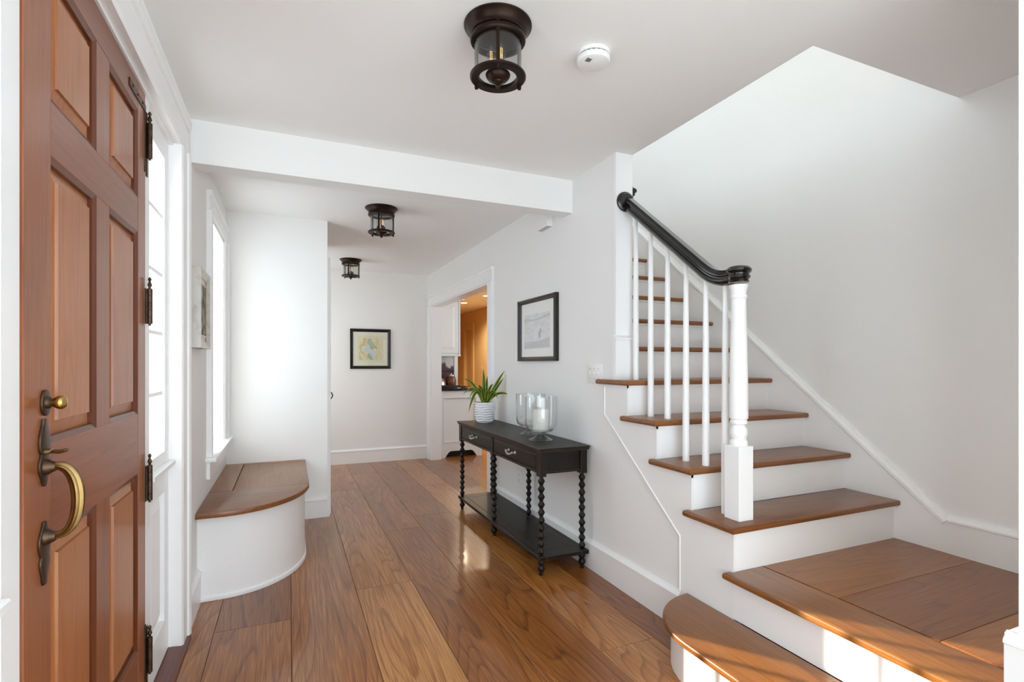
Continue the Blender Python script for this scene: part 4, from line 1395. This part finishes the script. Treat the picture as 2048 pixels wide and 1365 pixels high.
sk('drawn_hills', 'sketch_grey', [(0, 0.86), (0.1, 0.90), (0.3, 0.84), (0.55, 0.86), (0.8, 0.90), (1, 0.96), (1, 0.88), (0.7, 0.82), (0.4, 0.80), (0.15, 0.80), (0, 0.78)], 0.0094)
sk('drawn_foreground', 'sketch_grey', [(0, 0.18), (0.2, 0.22), (0.5, 0.20), (0.8, 0.26), (1, 0.30), (1, 0.02), (0, 0.02)], 0.0094)
sk('drawn_figure', 'sketch_dark', [(0.57, 0.40), (0.62, 0.52), (0.66, 0.58), (0.70, 0.50), (0.67, 0.42), (0.66, 0.30), (0.63, 0.27), (0.60, 0.32)], 0.0097)
one_box('glazing', 'picture_glass', fd, XR - 0.0118, XR - 0.0108, qy0 + 0.03, qy1 - 0.03, qz0 + 0.025, qz1 - 0.025)

# deep silver frame hanging on the left wall
sy0, sy1, sz0, sz1 = 2.935, 3.262, 1.330, 1.728
fs = thing('framed_etching', (XL, (sy0 + sy1) / 2, sz0), 'small etching in a deep silver frame beside the window seat', 'picture')
D = 0.044
hp_ = [(0, 0), (0, D), (0.010, D), (0.014, D - 0.004), (0.034, D - 0.014), (0.036, D - 0.014), (0.036, 0)]
for o0, sg in ((sy0, 1), (sy1, -1)):
    bm = nbm(); prism(bm, 'z', [(XL + v, o0 + sg * u) for u, v in hp_], sz0, sz1)
    part('frame_side', bm, 'silver_leaf', fs, smooth=False)
for o0, sg in ((sz0, 1), (sz1, -1)):
    bm = nbm(); prism(bm, 'y', [(XL + v, o0 + sg * u) for u, v in hp_], sy0 + 0.001, sy1 - 0.001)
    part('frame_rail', bm, 'silver_leaf', fs, smooth=False)
one_box('backing', 'mat_white', fs, XL + 0.004, XL + D - 0.021, sy0 + 0.034, sy1 - 0.034, sz0 + 0.034, sz1 - 0.034)
one_box('etching_sheet', 'etch_print', fs, XL + D - 0.022, XL + D - 0.0195, sy0 + 0.048, sy1 - 0.048, sz0 + 0.068, sz1 - 0.068)
for o0, sg in ((sy0, 1), (sy1, -1)):
    bm = nbm(); prism(bm, 'z', [(XL + v, o0 + sg * u) for u, v in ((0.034, D - 0.022), (0.034, D - 0.0145), (0.042, D - 0.0155), (0.050, D - 0.0185), (0.050, D - 0.022))], sz0 + 0.036, sz1 - 0.036)
    part('gilt_slip', bm, 'gilt', fs, smooth=False)
for o0, sg in ((sz0, 1), (sz1, -1)):
    bm = nbm(); prism(bm, 'y', [(XL + v, o0 + sg * u) for u, v in ((0.036, D - 0.022), (0.036, D - 0.018), (0.058, D - 0.018), (0.062, D - 0.014), (0.068, D - 0.0145), (0.070, D - 0.022))], sy0 + 0.05, sy1 - 0.05)
    part('silver_slip', bm, 'silver_leaf', fs, smooth=False)

# ------------------------------------------------------------------ kitchen seen through the opening
KY, KX0, KX1 = 6.632, 1.835, 2.42
kc = thing('base_cabinet', ((KX0 + KX1) / 2, 6.93, 0), 'white kitchen base cabinet with arched toe board', 'cabinet')
bm = nbm()
arch = [(KX0, 0.0), (KX0, 0.12), (KX1, 0.12), (KX1, 0.0), (KX1 - 0.10, 0.0)]
arch += [(KX1 - 0.10 - 0.03 * math.sin(PI / 2 * k / 6), 0.055 - 0.03 * (math.cos(PI / 2 * k / 6))) for k in range(7)]
arch += [(KX0 + 0.11 + 0.03 * math.cos(PI / 2 * k / 6), 0.025 + 0.03 * math.cos(PI / 2 * k / 6) * 0 + 0.03 * (1 - math.sin(PI / 2 * k / 6) * 1.0)) for k in range(7)]
arch = [(KX0, 0.0), (KX0, 0.125), (KX1, 0.125), (KX1, 0.0), (KX1 - 0.07, 0.0), (KX1 - 0.09, 0.030), (KX1 - 0.12, 0.070), (KX1 - 0.15, 0.085), (KX0 + 0.15, 0.085), (KX0 + 0.12, 0.070), (KX0 + 0.09, 0.030), (KX0 + 0.07, 0.0)]
prism(bm, 'y', arch, KY - 0.004, KY + 0.018)
part('toe_board', bm, 'cabinet_paint', kc, smooth=False)
one_box('body', 'cabinet_paint', kc, KX0, KX1, KY + 0.02, 7.228, 0.10, 0.888)
one_box('toe_recess', 'black_matte', kc, KX0 + 0.01, KX1 - 0.01, KY + 0.09, 7.20, 0.0, 0.10)
for a in ((KX0, KX0 + 0.05, 0.125, 0.888), (KX1 - 0.07, KX1, 0.125, 0.888)):
    one_box('face_stile', 'cabinet_paint', kc, a[0], a[1], KY, KY + 0.022, a[2], a[3], bev=0.001)
for a in ((0.125, 0.20), (0.80, 0.888)):
    one_box('face_rail', 'cabinet_paint', kc, KX0 + 0.05, KX1 - 0.07, KY, KY + 0.022, *a, bev=0.001)
bm = nbm()
for a in ((KX0 + 0.05, KX1 - 0.07, 0.20, 0.212), (KX0 + 0.05, KX1 - 0.07, 0.788, 0.80), (KX0 + 0.05, KX0 + 0.062, 0.20, 0.80), (KX1 - 0.082, KX1 - 0.07, 0.20, 0.80)):
    box(bm, a[0], a[1], KY - 0.006, KY + 0.021, a[2], a[3], bev=0.004)
part('panel_moulding', bm, 'cabinet_paint', kc, smooth=False)
bm = nbm(); box(bm, 1.822, KX1 + 0.035, KY - 0.030, 7.228, 0.888, 0.926, bev=0.006, seg=2)
tag(finish('countertop', bm, 'dark_stone'), 'polished dark stone countertop on the kitchen cabinet', 'countertop')
tr_ = thing('serving_tray', (2.02, 6.80, 0.926), 'low black tray on the kitchen counter', 'tray')
one_box('tray_bottom', 'black_matte', tr_, 1.86, 2.20, 6.66, 6.90, 0.9265, 0.935, bev=0.002)
one_box('tray_rim', 'black_matte', tr_, 1.86, 2.20, 6.655, 6.668, 0.9265, 0.952, bev=0.002)
one_box('tray_rim', 'black_matte', tr_, 1.86, 2.20, 6.892, 6.905, 0.9265, 0.952, bev=0.002)
kt = thing('kettle', (1.93, 6.99, 0.926), 'shiny steel kettle in front of the kitchen backsplash', 'kettle')
bm = nbm(); lathe(bm, [(0.0, 0.0), (0.085, 0.0), (0.098, 0.012), (0.100, 0.04), (0.088, 0.085), (0.060, 0.120), (0.0, 0.132)], 32, Matrix.Translation((1.93, 7.02, 0.927)))
part('kettle_body', bm, 'steel', kt)
bm = nbm(); lathe(bm, [(0.0, 0.128), (0.010, 0.130), (0.014, 0.142), (0.008, 0.152), (0.0, 0.154)], 14, Matrix.Translation((1.93, 7.02, 0.927)))
part('lid_knob', bm, 'black_matte', kt)
bm = nbm(); tube(bm, [(1.93 + 0.075 * math.cos(PI * k / 12), 7.02, 1.02 + 0.10 * math.sin(PI * k / 12)) for k in range(13)], 0.006, 8, side=Vector((0, 1, 0)))
part('kettle_handle', bm, 'black_matte', kt)
jr = thing('storage_jar', (2.12, 7.08, 0.926), 'brown round jar beside the steel kettle', 'jar')
bm = nbm(); lathe(bm, [(0.0, 0.0), (0.055, 0.0), (0.072, 0.03), (0.074, 0.09), (0.060, 0.135), (0.050, 0.150), (0.0, 0.150)], 28, Matrix.Translation((2.115, 7.06, 0.927)))
part('jar_body', bm, 'jar_brown', jr)
bm = nbm(); lathe(bm, [(0.0, 0.150), (0.053, 0.150), (0.053, 0.162), (0.015, 0.168), (0.012, 0.182), (0.0, 0.185)], 28, Matrix.Translation((2.115, 7.06, 0.927)))
part('jar_lid', bm, 'steel', jr)
bs = thing('backsplash', (2.02, 7.22, 0.93), 'mottled purple and white stone backsplash under the wall cabinet', 'backsplash')
one_box('lower_slab', 'splash_stone', bs, 1.822, 2.200, 7.212, 7.229, 0.927, 1.135)
one_box('upper_slab', 'splash_stone', bs, 1.822, 2.200, 7.212, 7.229, 1.150, 1.40)
one_box('dark_rail', 'black_matte', bs, 1.822, 2.205, 7.195, 7.229, 1.135, 1.150, bev=0.001)
bm = nbm(); box(bm, 2.205, 2.262, 7.205, 7.36, 0.927, 2.10, bev=0.003)
struct('trim_8', bm, 'trim_paint', 'white casing at the end of the kitchen partition')
uc = thing('wall_cabinet', (2.01, 7.06, 1.365), 'white kitchen wall cabinet with crown moulding', 'cabinet')
UY, UX1, UZ0, UZ1 = 6.90, 2.200, 1.365, 2.16
one_box('body', 'cabinet_paint', uc, 1.822, UX1, UY + 0.02, 7.228, UZ0, UZ1)
dr = one_box('door', 'cabinet_paint', uc, 1.83, UX1 - 0.022, UY + 0.004, UY + 0.024, UZ0 + 0.03, UZ1 - 0.05, bev=0.002)
bm = nbm()
t = bmesh.new()
A = [t.verts.new((x, UY + 0.002, z)) for x, z in ((1.89, UZ0 + 0.09), (UX1 - 0.08, UZ0 + 0.09), (UX1 - 0.08, UZ1 - 0.11), (1.89, UZ1 - 0.11))]
A2 = [t.verts.new((x, UY + 0.012, z)) for x, z in ((1.885, UZ0 + 0.085), (UX1 - 0.075, UZ0 + 0.085), (UX1 - 0.075, UZ1 - 0.105), (1.885, UZ1 - 0.105))]
B = [t.verts.new((x, UY - 0.004, z)) for x, z in ((1.92, UZ0 + 0.12), (UX1 - 0.11, UZ0 + 0.12), (UX1 - 0.11, UZ1 - 0.14), (1.92, UZ1 - 0.14))]
for p_a, p_b in ((A2, A), (A, B)):
    for i in range(4):
        t.faces.new((p_a[i], p_b[i], p_b[(i + 1) % 4], p_a[(i + 1) % 4]))
t.faces.new(B)
bmesh.ops.recalc_face_normals(t, faces=t.faces); join(bm, t)
finish('door_panel', bm, 'cabinet_paint', dr, False, world=False)
one_box('face_frame', 'cabinet_paint', uc, UX1 - 0.020, UX1 + 0.002, UY, UY + 0.024, UZ0, UZ1, bev=0.001)
one_box('light_rail', 'cabinet_paint', uc, 1.822, UX1 + 0.006, UY - 0.004, 7.20, UZ0 - 0.012, UZ0 + 0.018, bev=0.004)
bm = nbm(); prism(bm, 'x', [(UY + 0.03, UZ1 - 0.02), (UY - 0.005, UZ1 - 0.02), (UY - 0.020, UZ1 + 0.02), (UY - 0.060, UZ1 + 0.06), (UY - 0.065, UZ1 + 0.085), (UY + 0.03, UZ1 + 0.085)], 1.822, UX1 + 0.06)
prism(bm, 'y', [(UX1 - 0.01, UZ1 - 0.02), (UX1 + 0.005, UZ1 - 0.02), (UX1 + 0.020, UZ1 + 0.02), (UX1 + 0.060, UZ1 + 0.06), (UX1 + 0.065, UZ1 + 0.085), (UX1 - 0.01, UZ1 + 0.085)], UY, 7.228)
part('crown', bm, 'cabinet_paint', uc, smooth=False)
# far doorway in the yellow wall
d3 = empty('door_3', (3.6, 10.69, 0)); d3['kind'] = 'structure'; d3['label'] = 'tan cased doorway in the yellow kitchen passage'
one_box('casing_side', 'yellow_paint', d3, 3.575, 3.60, 10.32, 10.43, 0, 1.98)
one_box('casing_side', 'yellow_paint', d3, 3.575, 3.60, 10.95, 11.06, 0, 1.98)
one_box('casing_head', 'yellow_paint', d3, 3.575, 3.60, 10.32, 11.06, 1.98, 2.10)
one_box('door_slab', 'yellow_paint', d3, 3.65, 3.69, 10.43, 10.95, 0.005, 1.98)
fsw = thing('light_switch', (3.6, 9.87, 1.18), 'tan switch plate on the yellow kitchen wall', 'light switch')
one_box('plate', 'yellow_paint', fsw, 3.592, 3.60, 9.83, 9.91, 1.12, 1.24, bev=0.002)
one_box('toggle', 'yellow_paint', fsw, 3.580, 3.595, 9.865, 9.875, 1.17, 1.19)


def downlight(x, y, label, power):
    t = thing('recessed_light', (x, y, 2.38), label, 'downlight', 'recessed lights in the kitchen ceiling')
    bm = nbm(); lathe(bm, [(0.055, 0.0), (0.080, 0.0), (0.080, -0.004), (0.070, -0.008), (0.055, -0.004)], 28, Matrix.Translation((0, 0, 0)), close=True)
    part('trim_ring', bm, 'white_plastic', t, world=False)
    bm = nbm(); lathe(bm, [(0.0, -0.001), (0.056, -0.001), (0.056, -0.003), (0.0, -0.003)], 24)
    part('lens', bm, 'warm_lamp', t, world=False)
    d = bpy.data.lights.new('recessed_lamp', 'SPOT')
    d.energy = power; d.color = (1.0, 0.83, 0.62); d.spot_size = math.radians(150); d.spot_blend = 0.6; d.shadow_soft_size = 0.05
    o = bpy.data.objects.new('recessed_lamp', d); COL.objects.link(o)
    o.parent = t; o.location = (0, 0, -0.03)
    return t


downlight(2.98, 9.12, 'recessed ceiling light beside the kitchen wall cabinet crown', 110)
downlight(3.02, 8.03, 'recessed ceiling light at the edge of the kitchen opening', 110)
